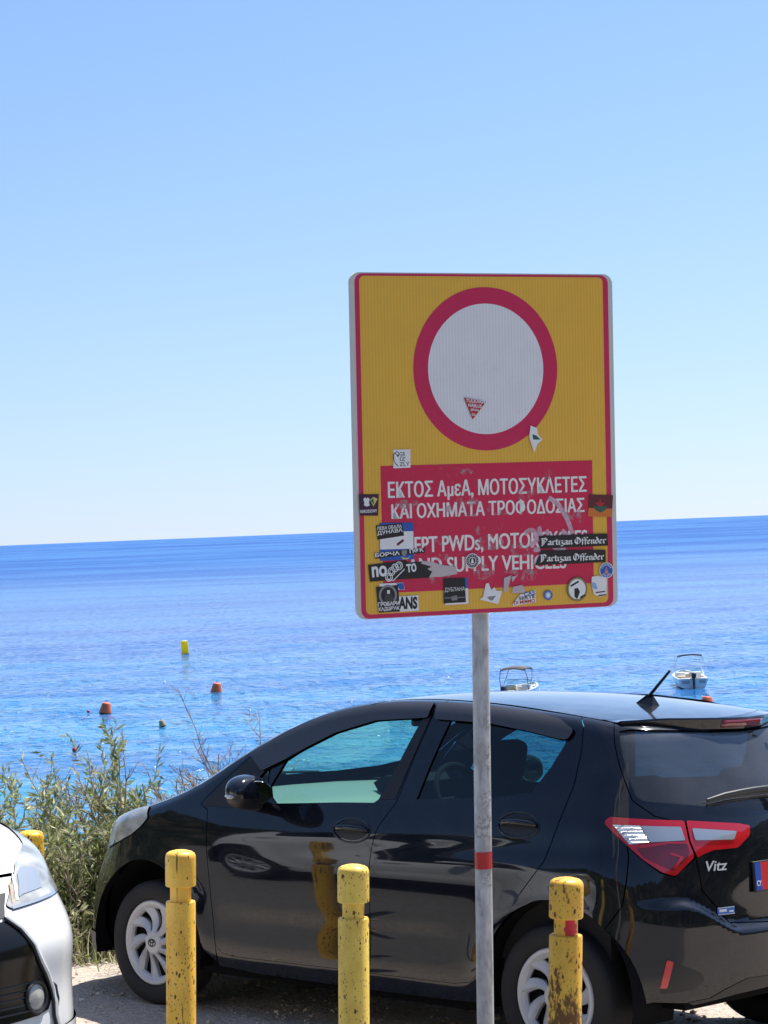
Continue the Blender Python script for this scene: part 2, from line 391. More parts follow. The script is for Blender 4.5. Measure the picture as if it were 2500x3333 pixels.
def chartF(s, z):
    """chart of the body sides: s runs from rear centre (0) along the left side to the nose (S_END); negative or beyond = right side"""
    s = np.asarray(s, float); mir = (s < 0) | (s > S_END)
    s2 = np.where(s < 0, -s, np.where(s > S_END, 2 * S_END - s, s)); P = chartA(s2, np.asarray(z, float)); P[mir, 1] *= -1; return P
def densify(P, sp):
    out = []
    for k in range(len(P)):
        a = np.array(P[k], float); b = np.array(P[(k + 1) % len(P)], float); n = max(1, int(np.ceil(np.linalg.norm(b - a) / sp)))
        out += [a + (b - a) * i / n for i in range(n)]
    return np.array(out)
def round_poly(P, r=.02, n=4):
    """round the corners of a polygon"""
    P = [np.array(p, float) for p in P]; out = []
    for k in range(len(P)):
        a, b, c = P[k - 1], P[k], P[(k + 1) % len(P)]; u = a - b; v = c - b; lu, lv = np.linalg.norm(u), np.linalg.norm(v); rr = min(r, lu * .45, lv * .45)
        p, q = b + u / lu * rr, b + v / lv * rr
        for i in range(n + 1):
            t = i / n; out.append((1 - t) ** 2 * p + 2 * t * (1 - t) * b + t * t * q)
    return np.array(out)
def area2(P): x, y = P[:, 0], P[:, 1]; return float(np.sum(x * np.roll(y, -1) - np.roll(x, -1) * y))
def inset(P, d):
    sg = 1 if area2(P) > 0 else -1
    e = np.roll(P, -1, 0) - P; e /= np.maximum(np.linalg.norm(e, axis=1, keepdims=True), 1e-9)
    n = np.stack([-e[:, 1], e[:, 0]], 1) * sg; nn = n + np.roll(n, 1, 0); l = np.sum(nn * nn, 1, keepdims=True); nn = nn / np.maximum(l, .6) * 2
    return P + nn * d
def inpoly(Q, P):
    r = np.zeros(len(Q), bool); x, y = Q[:, 0], Q[:, 1]
    for k in range(len(P)):
        x1, y1 = P[k - 1]; x2, y2 = P[k]
        c = (y1 > y) != (y2 > y)
        if y2 != y1: r ^= c & (x < (x2 - x1) * (y - y1) / (y2 - y1) + x1)
    return r
def segdist(Q, P):
    d = np.full(len(Q), 9.)
    for k in range(len(P)):
        a = P[k - 1]; b = P[k] - a; l = max(b @ b, 1e-12); t = np.clip(((Q - a) @ b) / l, 0, 1)[:, None]; d = np.minimum(d, np.linalg.norm(Q - a - t * b, axis=1))
    return d
def triangulate(outer, holes, sp, fine=None):
    loops = [outer] + list(holes); pts = []; edges = []; idx = []
    for L in loops:
        k = len(pts); n = len(L); pts += [tuple(p) for p in L]; edges += [(k + i, k + (i + 1) % n) for i in range(n)]; idx.append(list(range(k, k + n)))
    def grid(sx, sy, keep, lim):
        x0, y0 = outer.min(0); x1, y1 = outer.max(0); X, Y = np.meshgrid(np.arange(x0, x1 + sx, sx), np.arange(y0, y1 + sy, sy)); X[1::2] += sx / 2
        Q = np.stack([X.ravel(), Y.ravel()], 1); Q = Q[keep(Q)]
        if not len(Q): return Q
        ok = inpoly(Q, outer)
        for h in holes: ok &= ~inpoly(Q, h)
        Q = Q[ok]
        if not len(Q): return Q
        d = np.full(len(Q), 9.)
        for L in loops: d = np.minimum(d, segdist(Q, L))
        return Q[d > lim]
    if fine: 
        zf, sx, sy = fine; G = np.concatenate([grid(sp, sp * .87, lambda Q: Q[:, 1] < zf, sp * .45), grid(sx, sy, lambda Q: Q[:, 1] >= zf, sy * .6)])
    else: G = grid(sp, sp * .87, lambda Q: np.ones(len(Q), bool), sp * .45)
    pts += [tuple(p) for p in G]
    vs, es, fs, ov, oe, of = delaunay_2d_cdt([Vector(p) for p in pts], edges, [], 0, 1e-7)
    W = np.array([v[:] for v in vs]); inv = {}
    for i, o in enumerate(ov):
        for q in o: inv[q] = i
    T = np.array([f for f in fs if len(f) == 3]); c = W[T].mean(1); ok = inpoly(c, outer)
    for h in holes: ok &= ~inpoly(c, h)
    T = T[ok]
    a = W[T]; ar = (a[:, 1, 0] - a[:, 0, 0]) * (a[:, 2, 1] - a[:, 0, 1]) - (a[:, 1, 1] - a[:, 0, 1]) * (a[:, 2, 0] - a[:, 0, 0]); T[ar < 0] = T[ar < 0][:, ::-1]
    return W, T, [[inv[i] for i in L] for L in idx]
def panel_geo(chart, outer, holes=(), sp=.03, gap=.0022, off=0.0, skirt=.014, fine=None, bsp=None):
    bsp = bsp or sp * .6
    o = densify(np.array(outer, float), bsp)
    if gap: o = inset(o, gap)
    hs = [densify(np.array(h, float), bsp) for h in holes]
    W, T, L = triangulate(o, hs, sp, fine)
    P = chart(W[:, 0], W[:, 1]); sgn = np.where(P[:, 1] < 0, -1, 1); Q = P.copy(); N = grad(Q)
    P = P + N * off
    # faces outward
    fn = np.cross(P[T[:, 1]] - P[T[:, 0]], P[T[:, 2]] - P[T[:, 0]]); fl = np.sum(fn * N[T[:, 0]], 1) < 0; T = T.copy(); T[fl] = T[fl][:, ::-1]
    V = [P]; NN = [N]; F = [tuple(t) for t in T]; k = len(P)
    if skirt:
        for lp in L:
            lp = np.array(lp); n = len(lp); a = P[lp]; b = a - N[lp] * skirt; tg = np.roll(a, -1, 0) - np.roll(a, 1, 0); sn = np.cross(tg, N[lp]); sn /= np.maximum(np.linalg.norm(sn, axis=1, keepdims=True), 1e-9)
            cen = W[lp].mean(0)
            V += [a, b]; NN += [sn, sn]
            for i in range(n):
                j = (i + 1) % n; F.append((k + i, k + j, k + n + j, k + n + i))
            k += 2 * n
    return np.concatenate(V), F, np.concatenate(NN)
def mirror(g):
    V, F, N = g; s = np.array([1, -1, 1]); return V * s, [f[::-1] for f in F], N * s
def pobj(name, g, mats, parent): return meshobj(name, g[0], g[1], mats, parent, N=g[2])
def arch(cx, cz, r, a0, a1, n=14, y=.84):
    """wheel opening, angles in degrees from the nose direction over the top, as chart points"""
    a = np.radians(np.linspace(a0, a1, n)); return [tuple(p) for p in invA(np.stack([cx + r * np.cos(a), np.full(n, y), cz + r * np.sin(a)], 1))]
XYB = [(-.345, 0), (-.335, .1), (-.31, .2), (-.265, .33), (-.215, .44), (-.165, .52), (-.10, .558), (0, .563), (.2, .55), (.5, .53), (.8, .52), (1.0, .525), (1.15, .54), (1.4, .60), (1.65, .655), (1.9, .705), (2.12, .748), (2.3, .768), (2.5, .77), (2.7, .765), (2.85, .74), (2.95, .69), (3.03, .60), (3.09, .45), (3.13, .25), (3.14, 0)]
def xyb():
    p = np.array(XYB); q = densify(np.vstack([p, p[-1:]])[:len(p)], .05); 
    # densify closes the loop: keep only the open run
    k = np.argmin(np.hypot(q[:, 0] - 3.14, q[:, 1]) + (np.arange(len(q)) < len(p) - 1) * 0)
    return q[:k + 1]
XYD = xyb()
TOPP = chartT(XYD[:, 0], XYD[:, 1]); TB = invA(TOPP); TB[0, 0] = 0; TB[-1, 0] = S_END
def tb(s0, s1):
    """stretch of the shared top edge between two chart positions"""
    lo, hi = min(s0, s1), max(s0, s1); z = lambda s: float(np.interp(s, TB[:, 0], TB[:, 1]))
    k = [(float(a), float(b)) for a, b in TB if lo + .004 < a < hi - .004]; r = [(lo, z(lo))] + k + [(hi, z(hi))]
    return r if s0 <= s1 else r[::-1]
def xy_at_s(s0, s1):
    lo, hi = min(s0, s1), max(s0, s1)
    f = lambda s: (float(np.interp(s, TB[:, 0], XYD[:, 0])), float(np.interp(s, TB[:, 0], XYD[:, 1])))
    k = [tuple(XYD[i]) for i in range(len(XYD)) if lo + .004 < TB[i, 0] < hi - .004]; r = [f(lo)] + k + [f(hi)]
    return r if s0 <= s1 else r[::-1]
def sym(half):
    """close a left-half outline (first and last points on the centre line) with its mirror image (in y)"""
    return list(half) + [(x, -y) for x, y in half[::-1] if abs(y) > 1e-6]
def symS(half, c=0.0):
    return list(half) + [(2 * c - s, z) for s, z in half[::-1] if abs(s - c) > 1e-6]
B_SEAM = [(1.85, None), (1.855, 1.43), (1.905, 1.24), (1.954, 1.056), (2.037, .941), (2.059, .858), (2.066, .70), (2.068, .592), (2.085, .36), (2.095, .297)]
C_SEAM = [(1.324, .595), (1.19, .721), (1.083, .856), (1.053, .939), (1.019, 1.037), (.972, 1.172), (.953, 1.313), (.958, 1.405), (.99, None)]
def zfix(P): return [(s, z if z is not None else float(np.interp(s, TB[:, 0], TB[:, 1]))) for s, z in P]
B_SEAM = zfix(B_SEAM); C_SEAM = zfix(C_SEAM)
RAC, FAC, AR = (-.035, .315), (2.525, .315), .385
TG_SIDE = [(.80, None), (.795, 1.34), (.775, 1.26), (.748, 1.181), (.722, 1.112), (.64, 1.05), (.525, 1.018), (.518, .947), (.492, .88), (.479, .80), (.474, .748), (.405, .669), (.358, .611), (.172, .597), (0, .593)]
TG_SIDE = zfix(TG_SIDE)
LAMP_LOW = [(.492, .88), (.581, .812), (.632, .828), (.694, .882), (.745, .936)]
CRACK = [(.745, .936), (.741, .889), (.750, .80), (.765, .70), (.792, .60)]
HLAMP = [(3.642, .951), (3.62, .925), (3.601, .898), (3.64, .855), (3.70, .815), (3.80, .775), (3.949, .722), (4.09, .735), (4.38, .72), (4.40, .735), (4.29, .81), (4.20, .85), (4.10, .872), (3.95, .895), (3.80, .925)]
PG = {}
def panels():
    fine = (1.40, .03, .006)
    rb = arch(*RAC, AR, 178, 118, 9, .82); rb2 = arch(*RAC, AR, 118, 36, 10, .845); rb3 = arch(*RAC, AR, 36, -12, 6, .835)
    fb1 = arch(*FAC, AR, 190, 120, 9, .83); fb2 = arch(*FAC, AR, 120, 50, 9, .83); fb3 = arch(*FAC, AR, 50, -14, 8, .80)
    QA = arch(*RAC, AR, 132, 44, 18, .845); BA = arch(*RAC, AR, 132, 180, 9, .825); CRACK[-1] = QA[0]; BA[0] = QA[0]
    # rear door / front door
    arR = [p for p in arch(*RAC, AR, 12, 50, 8, .845)]
    PG['rear_door'] = (B_SEAM[::-1] + tb(1.85, .99)[1:-1] + C_SEAM[::-1][:-1] + [arR[-1]] + arR[::-1][1:] + [(1.45, .355), (1.50, .318), (1.60, .303)], [RGLASS])
    fd_front = [(3.06, .297), (3.095, .33), (3.10, .45), (3.118, .70), (3.136, .871), (3.155, .96), (3.215, .985), (3.14, 1.055), (3.045, 1.14), (2.95, 1.215), (2.75, 1.325), (2.5, 1.415), (2.3, 1.458), (2.2, None)]
    fd_front = zfix(fd_front)
    PG['front_door'] = (B_SEAM + [(2.303, .297), (2.95, .288)] + fd_front + tb(2.2, 1.85)[1:-1], [FGLASS, QGLASS])
    PG['sill'] = ([(1.45, .355), (1.50, .318), (1.60, .303), (2.095, .297), (2.303, .297), (2.95, .288), (3.06, .297), (3.095, .33), (3.09, .235), (2.83, .222), (2.11, .222), (1.64, .228), (1.42, .235), (1.41, .30)], [])
    PG['fender'] = (fd_front[1:] + tb(2.2, 3.80)[1:] + [(3.80, .77), (3.795, .70)] + [p for p in fb2 if p[0] < 3.79] [::-1] + fb1[::-1][1:-1] + [(3.10, .25)], [])
    fen = PG['fender'][0]
    PG['front_bumper'] = (symS([(S_END, TB[-1, 1])] + tb(S_END, 3.80)[1:] + [(3.80, .77), (3.795, .70)] + [p for p in arch(*FAC, AR, 62, -12, 9, .79) if p[0] > 3.72 and p[1] < .69] + [(3.95, .205), (4.06, .20), (4.65, .195)], S_END), [])
    PG['quarter_panel'] = (C_SEAM + tb(.99, .80)[1:-1] + TG_SIDE[:9] + LAMP_LOW[1:] + CRACK[1:] + QA[1:], [])
    PG['rear_bumper'] = (symS([(0, .593), (.172, .597), (.358, .611), (.405, .669), (.474, .748), (.479, .80)] + LAMP_LOW + CRACK[1:-1] + BA + [(.72, .30), (.665, .315), (.53, .307), (.35, .335), (.165, .345), (0, .345)]), [])
    PG['tailgate'] = (symS([(0, TB[0, 1])] + tb(0, .80)[1:] + TG_SIDE[1:]), [symS(RWIN)])
    out = {}
    for k, (o, h) in PG.items():
        big = k in ('tailgate', 'rear_bumper', 'front_bumper')
        out[k] = panel_geo(chartF, o, h, .014 if k == 'rear_bumper' else .024, fine=(1.36 if k == 'tailgate' else 1.40, .03, .006) if k not in ('rear_bumper', 'front_bumper', 'sill') else None, gap=0 if k == 'sill' else .0022)
    cowl = [(2.25, .764), (2.36, .6), (2.43, .35), (2.45, 0)]
    s_c = float(invA(chartT([2.25], [.764]))[0, 0])
    roof = [(-.26, 0), (-.25, .1), (-.22, .25), (-.155, .42), (-.10, .53)] + xy_at_s(float(invA(chartT([-.06], [.561]))[0, 0]), s_c) + cowl[1:]
    out['roof'] = panel_geo(chartT, sym(roof), [sym(WSHIELD)], .03)
    hood = cowl[::-1] + xy_at_s(s_c, S_END)[1:]
    hood[-1] = (3.14, 0)
    out['hood'] = panel_geo(chartT, sym(hood), [], .03)
    return out
FGLASS = [(2.704, 1.012), (2.745, 1.04), (2.768, 1.086), (2.705, 1.205), (2.585, 1.272), (2.411, 1.345), (2.18, 1.405), (1.95, 1.42), (1.915, 1.412), (1.987, 1.226), (2.066, 1.06), (2.09, 1.045), (2.31, 1.036), (2.5, 1.024)]
QGLASS = [(2.90, 1.075), (2.785, 1.195), (2.80, 1.13), (2.815, 1.05)]
RGLASS = [(1.839, 1.072), (1.80, 1.22), (1.745, 1.412), (1.507, 1.412), (1.255, 1.384), (1.045, 1.355), (1.05, 1.33), (1.11, 1.235), (1.20, 1.128), (1.396, 1.10)]
RWIN = [(0, 1.372), (.24, 1.376), (.5, 1.387), (.72, 1.395), (.772, 1.388), (.772, 1.35), (.755, 1.277), (.728, 1.181), (.706, 1.126), (.68, 1.11), (.62, 1.103), (.482, 1.088), (.253, 1.062), (.08, 1.047), (0, 1.044)]
WSHIELD = [(2.36, 0), (2.34, .3), (2.27, .52), (2.17, .66), (1.95, .632), (1.7, .590), (1.45, .535), (1.27, .485), (1.305, .3), (1.335, 0)]
def glass_mat(name, tint, refl=1.0, dust=0.0):
    mt = bpy.data.materials.new(name); mt.use_nodes = True; t = NT(mt); t.n.remove(t.p)
    tr = t.new('ShaderNodeBsdfTransparent'); tr.inputs[0].default_value = (*tint, 1)
    gl = t.new('ShaderNodeBsdfGlossy'); gl.inputs['Roughness'].default_value = .015; gl.inputs[0].default_value = (refl, refl, refl, 1)
    fr = t.new('ShaderNodeFresnel'); bk = t.new('ShaderNodeNewGeometry').outputs['Backfacing']; t.l.new(t.math('SUBTRACT', 1.5, t.math('MULTIPLY', bk, 1.5 - 1 / 1.5)), fr.inputs[0])
    mx = t.new('ShaderNodeMixShader'); t.l.new(fr.outputs[0], mx.inputs[0]); t.l.new(tr.outputs[0], mx.inputs[1]); t.l.new(gl.outputs[0], mx.inputs[2])
    sh = mx.outputs[0]
    if dust:
        df = t.new('ShaderNodeBsdfDiffuse'); df.inputs[0].default_value = (.30, .33, .40, 1); m2 = t.new('ShaderNodeMixShader'); nn = t.noise(t.coord(), 3.0, 4); t.l.new(t.math('MULTIPLY', nn, dust), m2.inputs[0]); t.l.new(sh, m2.inputs[1]); t.l.new(df.outputs[0], m2.inputs[2]); sh = m2.outputs[0]
    t.l.new(sh, t.n['Material Output'].inputs[0]); return mt
def paint_mat(name, col, dust):
    mt = mat(name, col, .16, coat=1.0, spec=.05); t = NT(mt); t.p.inputs['Coat IOR'].default_value = 1.52; c = t.coord()
    n = t.noise(c, 7, 5, .65); n2 = t.noise(c, 160, 2)
    f = t.ramp(t.math('ADD', t.math('MULTIPLY', n, .6), t.math('MULTIPLY', n2, .4)), [(.42, 0.0), (.72, 1.0)])
    t.set('Base Color', t.mix(t.math('MULTIPLY', f, dust), col, (.22, .20, .18)))
    t.set('Coat Roughness', t.ramp(n, [(.35, .015), (.7, .06)]))
    return mt
M = {}
M['black_paint'] = paint_mat('black_car_paint', (.0035, .005, .011), .05)
M['black_paint_dusty'] = paint_mat('black_car_paint_dusty', (.0035, .005, .011), .60)
M['white_paint'] = paint_mat('white_car_paint', (.78, .79, .80), .04)
M['trim'] = mat('matte_black_trim', (.012, .012, .014), .45)
M['visor'] = mat('smoked_acrylic', (.045, .043, .047), .3, coat=.5)
M['rubber'] = mat('tyre_rubber', (.022, .022, .024), .75, spec=.3)
M['silver'] = mat('silver_wheel_paint', (.50, .51, .54), .36, metal=.15)
M['chrome'] = mat('chrome', (.85, .86, .88), .08, metal=1)
M['badge'] = mat('bright_badge', (.78, .79, .80), .3, metal=.2)
M['mirror'] = mat('mirror_glass', (.25, .27, .30), .04, metal=1)
M['lip'] = mat('dusty_grey_plastic', (.16, .15, .14), .7)
M['amber'] = mat('pale_amber_lens', (.70, .36, .22), .3)
M['dark'] = mat('dark_underbody', (.006, .006, .007), .9, spec=.1)
M['cabin'] = mat('dark_seat_fabric', (.02, .02, .023), .9, spec=.2)
M['dash'] = mat('grey_dashboard', (.15, .155, .16), .6)
M['glass_front'] = glass_mat('green_tinted_glass', (.44, .85, .74))
M['glass_rear'] = glass_mat('dark_privacy_glass', (.17, .29, .35))
M['glass_back'] = glass_mat('smoked_rear_glass', (.16, .18, .20), dust=.26)
M['glass_wind'] = glass_mat('windscreen_glass', (.80, .93, .90))
M['lamp_red'] = mat('red_lamp_lens', (.50, .006, .016), .07, coat=1.0)
M['lamp_dark'] = mat('dark_red_lens', (.16, .004, .012), .08, coat=1.0)
M['lamp_clear'] = mat('clear_ribbed_lens', (.62, .66, .72), .16, metal=.25, coat=1.0)
t = NT(M['lamp_clear']); w = t.new('ShaderNodeTexBrick'); w.offset = 0; w.inputs['Scale'].default_value = 1; w.inputs['Brick Width'].default_value = .017; w.inputs['Row Height'].default_value = .014; w.inputs['Mortar Size'].default_value = .002; w.inputs['Mortar Smooth'].default_value = 1.0
sp_ = t.new('ShaderNodeSeparateXYZ'); t.l.new(t.coord(), sp_.inputs[0]); cb = t.new('ShaderNodeCombineXYZ'); t.l.new(t.math('SUBTRACT', sp_.outputs[0], sp_.outputs[1]), cb.inputs[0]); t.l.new(sp_.outputs[2], cb.inputs[1]); t.l.new(cb.outputs[0], w.inputs['Vector'])
t.set('Normal', t.bump(w.outputs['Fac'], 1.0, .006)); t.set('Base Color', t.mix(w.outputs['Fac'], (.86, .88, .92), (.30, .32, .36)))
M['lamp_smoke'] = mat('clear_lamp_lens', (.40, .44, .49), .12, metal=.35, coat=1.0)
M['head_lens'] = mat('headlamp_lens', (.42, .45, .47), .22, metal=.05, coat=.6)
M['grille'] = mat('gloss_black_grille', (.006, .006, .007), .15, spec=.3)
t = NT(M['head_lens']); t.set('Base Color', t.ramp(t.noise(t.coord((1, 1, 2)), 9, 2), [(.35, (.26, .27, .27)), (.5, (.38, .39, .37)), (.68, (.52, .52, .48))]))
M['plate_red'] = mat('red_number_plate', (.55, .02, .02), .35); M['plate_blue'] = mat('blue_plate_band', (.015, .07, .38), .35)
M['sticker_blue'] = mat('blue_sticker', (.04, .16, .48), .4); M['ink_white'] = mat('white_ink', (.75, .75, .75), .5)
def text_geo(body, w, h, bold=.0, shear=0.0):
    cu = bpy.data.curves.new('lettering', 'FONT'); cu.body = body; cu.size = 1; cu.offset = bold; cu.shear = shear; cu.resolution_u = 4
    o = bpy.data.objects.new('lettering', cu); COL.objects.link(o); dg = bpy.context.evaluated_depsgraph_get(); dg.update()
    me = bpy.data.meshes.new_from_object(o.evaluated_get(dg)); bpy.data.objects.remove(o); bpy.data.curves.remove(cu)
    V = np.array([v.co[:] for v in me.vertices]); F = [tuple(p.vertices) for p in me.polygons]; bpy.data.meshes.remove(me)
    mn = V.min(0); mx = V.max(0); V[:, 0] = (V[:, 0] - mn[0]) / (mx[0] - mn[0]) * w; V[:, 1] = (V[:, 1] - mn[1]) / (mx[1] - mn[1]) * h; return V, F
def make_wheel(parent, x, y, rot):
    """y>0 left side; built facing +Y then turned"""
    sgn = 1 if y > 0 else -1
    root = bpy.data.objects.new('wheel', None); root.empty_display_size = .1; link(root, parent); root.location = (x, y, .30); root.rotation_euler = (0, 0, 0 if sgn > 0 else math.pi)
    tb_ = MB(); prof = [(.186, -.15), (.21, -.165), (.26, -.17), (.288, -.155), (.297, -.13), (.300, -.09), (.300, -.05), (.297, -.012), (.288, .008), (.265, .018), (.235, .017), (.212, .010), (.206, .002), (.203, -.02)]
    rings = []
    for r, yy in prof: rings.append((r, yy))
    tb_.lathe([(r, yy) for r, yy in rings], 72, axis='Y')
    # tread grooves
    tyre = recalc(tb_.build('tyre', M['rubber'], root, sharp=50))
    # wheel cover: dished ring, hub and nine swept blades with a raised edge
    nb = 9; g = MB(); g.lathe([(.2045, -.012), (.2035, .002), (.198, .008), (.184, .006), (.170, -.004), (.163, -.016), (.166, -.03), (.20, -.03)], 90, axis='Y')
    g.lathe([(.060, -.02), (.058, .002), (.050, .009), (.030, .012), (0, .0125)], 48, axis='Y')
    for k in range(nb):
        a0 = 2 * math.pi * k / nb + rot; V = []; F = []; Q = np.linspace(0, 1, 12); prof = [(-1.0, -.030), (-1.0, -.010), (-.55, .0005), (-.42, .0020), (.55, -.0075), (1.0, -.016), (1.0, -.030)]
        for q in Q:
            r = .050 + q * .128; c_ = a0 - .42 * q ** 1.25; hw_ = (.0125 + .0225 * q ** 1.15); base = .010 - .016 * math.sin(math.pi * min(1, q * .92)) ** 1.0 - .004 * q
            for u, hh in prof: aa = c_ + u * hw_ / r; V.append((r * math.cos(aa), base + hh * (.35 + .65 * min(1, q * 3)) , r * math.sin(aa)))
        n = len(prof)
        for i in range(len(Q) - 1):
            for j in range(n - 1): F.append((i * n + j, i * n + j + 1, (i + 1) * n + j + 1, (i + 1) * n + j))
        g.add(V, F)
    cap = recalc(g.build('wheel_cover', M['silver'], root, sharp=24))
    bd = MB(); bd.lathe([(.205, -.042), (.0, -.040)], 40, axis='Y'); bd.build('dark_backing', M['dark'], root)  # plain dark backing disc, stands in for the shade between the blades
    em = MB(); MT = Matrix.Translation((0, .0125, 0))
    def ell(a, b, cx=0, cz=0, w=.0022):
        pts = [(cx + a * math.cos(q), .0, cz + b * math.sin(q)) for q in np.linspace(0, 2 * math.pi, 29)]; em.tube([Vector(p) + Vector((0, .0135, 0)) for p in pts], w, 6, cap=False)
    ell(.026, .018); ell(.009, .018); ell(.017, .008, 0, .008)
    em.build('emblem', M['trim'], root)
    return root
def make_car(name, label, paint, car_mats, geo, head_like=None):
    root = empty(name); P_ = M[paint]
    tag(root, label, 'car')
    def both(nm, g, mats, parents=(None, None)):
        a = pobj(nm, g, mats, parents[0] or root); b = pobj(nm, mirror(g), mats, parents[1] or root); return a, b
    fd = both('front_door', geo['front_door'], P_); rd = both('rear_door', geo['rear_door'], P_)
    both('fender', geo['fender'], P_); qp = both('quarter_panel', geo['quarter_panel'], P_); both('sill', geo['sill'], P_)
    rf = pobj('roof', geo['roof'], M.get(paint + '_dusty', P_), root); pobj('hood', geo['hood'], M.get(paint + '_dusty', P_), root); tg = pobj('tailgate', geo['tailgate'], P_, root)
    rbp = pobj('rear_bumper', geo['rear_bumper'], P_, root); fbp = pobj('front_bumper', geo['front_bumper'], P_, root)
    def pane(nm, chart, o, mt, parents, off=-.006, sp=.05):
        g = panel_geo(chart, o, (), sp, gap=-.008, off=off, skirt=0, bsp=.03)
        if len(parents) == 2: both(nm, g, mt, parents)
        else: pobj(nm, g, mt, parents[0])
    pane('window_glass', chartF, FGLASS, M['glass_front'], fd); pane('quarter_glass', chartF, QGLASS, M['glass_front'], fd)
    pane('window_glass', chartF, RGLASS, M['glass_rear'], rd); pane('rear_window', chartF, symS(RWIN), M['glass_back'], [tg])
    pane('windscreen', chartT, sym(WSHIELD), M['glass_wind'], [root])
    def over(nm, o, mt, parents, off=.004, sp=.02, chart=chartF, skirt=.012, rnd=0.0, holes=()):
        o = round_poly(o, rnd) if rnd else o
        g = panel_geo(chart, o, holes, sp, gap=0, off=off, skirt=skirt)
        return both(nm, g, mt, parents) if len(parents) == 2 else pobj(nm, g, mt, parents[0])
    # window surround trims, mirror base, smoked visors
    over('quarter_trim', [(3.20, .975), (3.13, 1.045), (3.04, 1.13), (2.945, 1.205), (2.83, 1.262), (2.775, 1.06), (2.775, .985)], M['trim'], fd, holes=[np.array(QGLASS)], off=.003)
    over('pillar_trim', [(1.95, 1.43), (1.905, 1.412), (1.98, 1.226), (2.06, 1.06), (1.965, 1.066), (1.912, 1.24), (1.862, 1.43)], M['trim'], fd, off=.0025)
    over('window_visor', [(2.95, 1.222), (2.83, 1.283), (2.7, 1.34), (2.5, 1.41), (2.3, 1.452), (2.1, 1.474), (1.865, 1.478), (1.87, 1.418), (1.95, 1.412), (2.18, 1.397), (2.411, 1.337), (2.585, 1.262), (2.7, 1.207), (2.84, 1.15)], M['visor'], fd, off=.014, skirt=.02, rnd=.015)
    over('window_visor', [(1.845, 1.478), (1.6, 1.474), (1.3, 1.452), (1.1, 1.424), (1.0, 1.385), (1.03, 1.345), (1.07, 1.345), (1.255, 1.371), (1.507, 1.402), (1.83, 1.412)], M['visor'], rd, off=.014, skirt=.02, rnd=.02)
    # door handles: oval cup with a bar across
    for drs, (s0, z0) in ((fd, (2.19, .920)), (rd, (1.235, .995))):
        for k, d in enumerate(drs):
            sg = 1 if k == 0 else -1
            h = MB(); ring = []; 
            for q in np.linspace(0, 2 * math.pi, 33): ring.append((s0 + .112 * math.cos(q), z0 + .052 * math.sin(q)))
            pr = chartF([p[0] for p in ring], [p[1] for p in ring]); pr = pr + grad(pr) * .001
            h.m = 0; h.tube([Vector(p) for p in pr], .0045, 6, cap=False)
            br = [(s0 - .10, z0 + .002), (s0 - .07, z0 + .006), (s0, z0 + .008), (s0 + .07, z0 + .006), (s0 + .10, z0 + .002)]
            pb = chartF([p[0] for p in br], [p[1] for p in br]); nb_ = grad(pb); pb = pb + nb_ * np.array([.002, .02, .026, .02, .002])[:, None]
            h.tube([Vector(p) for p in pb], [.010, .013, .014, .013, .010], 10)
            V = np.array(h.V); V[:, 1] *= sg; ho = meshobj('door_handle', V, [f[::-1] for f in h.F] if sg < 0 else h.F, P_, d); recalc(ho)
        e = [(s0 + .098 * math.cos(q), z0 + .042 * math.sin(q)) for q in np.linspace(0, 2 * math.pi, 28, endpoint=False)]
        over('handle_cup', e, M['trim'] if paint == 'black_paint' else P_, drs, off=.0008, skirt=.004)
    fl_ = panel_geo(chartF, round_poly([(.945, .965), (.845, .968), (.83, .84), (.925, .835)], .04), (), .02, gap=0, off=.0012, skirt=.004); pobj('fuel_flap', fl_, P_, qp[0])
    # wing mirrors
    for k, d in enumerate(fd):
        sg = 1 if k == 0 else -1
        bm = bmesh.new(); bmesh.ops.create_uvsphere(bm, u_segments=36, v_segments=24, radius=1)
        for v in bm.verts:
            x, y, z = v.co; e_ = lambda q, p: math.copysign(abs(q) ** p, q)
            x, y, z = e_(x, .72), e_(y, .8), e_(z, .78)
            fl = min(x, .0)                                   # flat towards the rear (glass side)
            X = x * .085 if x > 0 else x * .062
            v.co = (X - .020 * y, y * .118, z * .080 * (1 - .10 * max(0, y)) + .006 * x)
        bm.verts.index_update(); V = np.array([v.co[:] for v in bm.verts]); F = [[v.index for v in f.verts] for f in bm.faces]; bm.free()
        V = V * [1, sg, 1]; F = [f[::-1] for f in F] if sg < 0 else F
        mi = [1 if np.mean([V[i][2] for i in f]) < -.022 else 0 for f in F]
        mo = meshobj('wing_mirror', V, F, [P_, M['trim']], d, mi=mi); mo.location = (1.665, sg * .965, 1.072)
        g = MB(); g.tube([Vector((.02, -.06 * sg, -.055)), Vector((.06, -.12 * sg, -.065)), Vector((.12, -.165 * sg, -.07))], [.022, .028, .034], 12); recalc(g.build('mirror_arm', M['trim'], mo))
        g = MB(); arc = [Vector((.086 * math.cos(a) - .020 * math.sin(a), .120 * math.sin(a) * sg, -.012)) for a in np.linspace(.1, 1.75, 12)]; g.tube(arc, [.004] + [.009] * 10 + [.004], 8); recalc(g.build('turn_signal', M['lamp_clear'], mo))
        g = MB(); g.lathe([(.0, -.003), (.058, -.003), (.061, 0), (.058, .003), (0, .003)], 28, Matrix.Translation((-.052, -.005 * sg, 0)) @ Matrix.Rotation(-.22 * sg, 4, 'Z') @ Matrix.Rotation(math.pi / 2, 4, 'Y') @ Matrix.Diagonal((.9, 1.45, 1, 1))); recalc(g.build('mirror_glass', M['mirror'], mo))
    # spoiler over the rear window with the high brake lamp
    ys = np.linspace(-.555, .555, 41); ay = np.abs(ys)
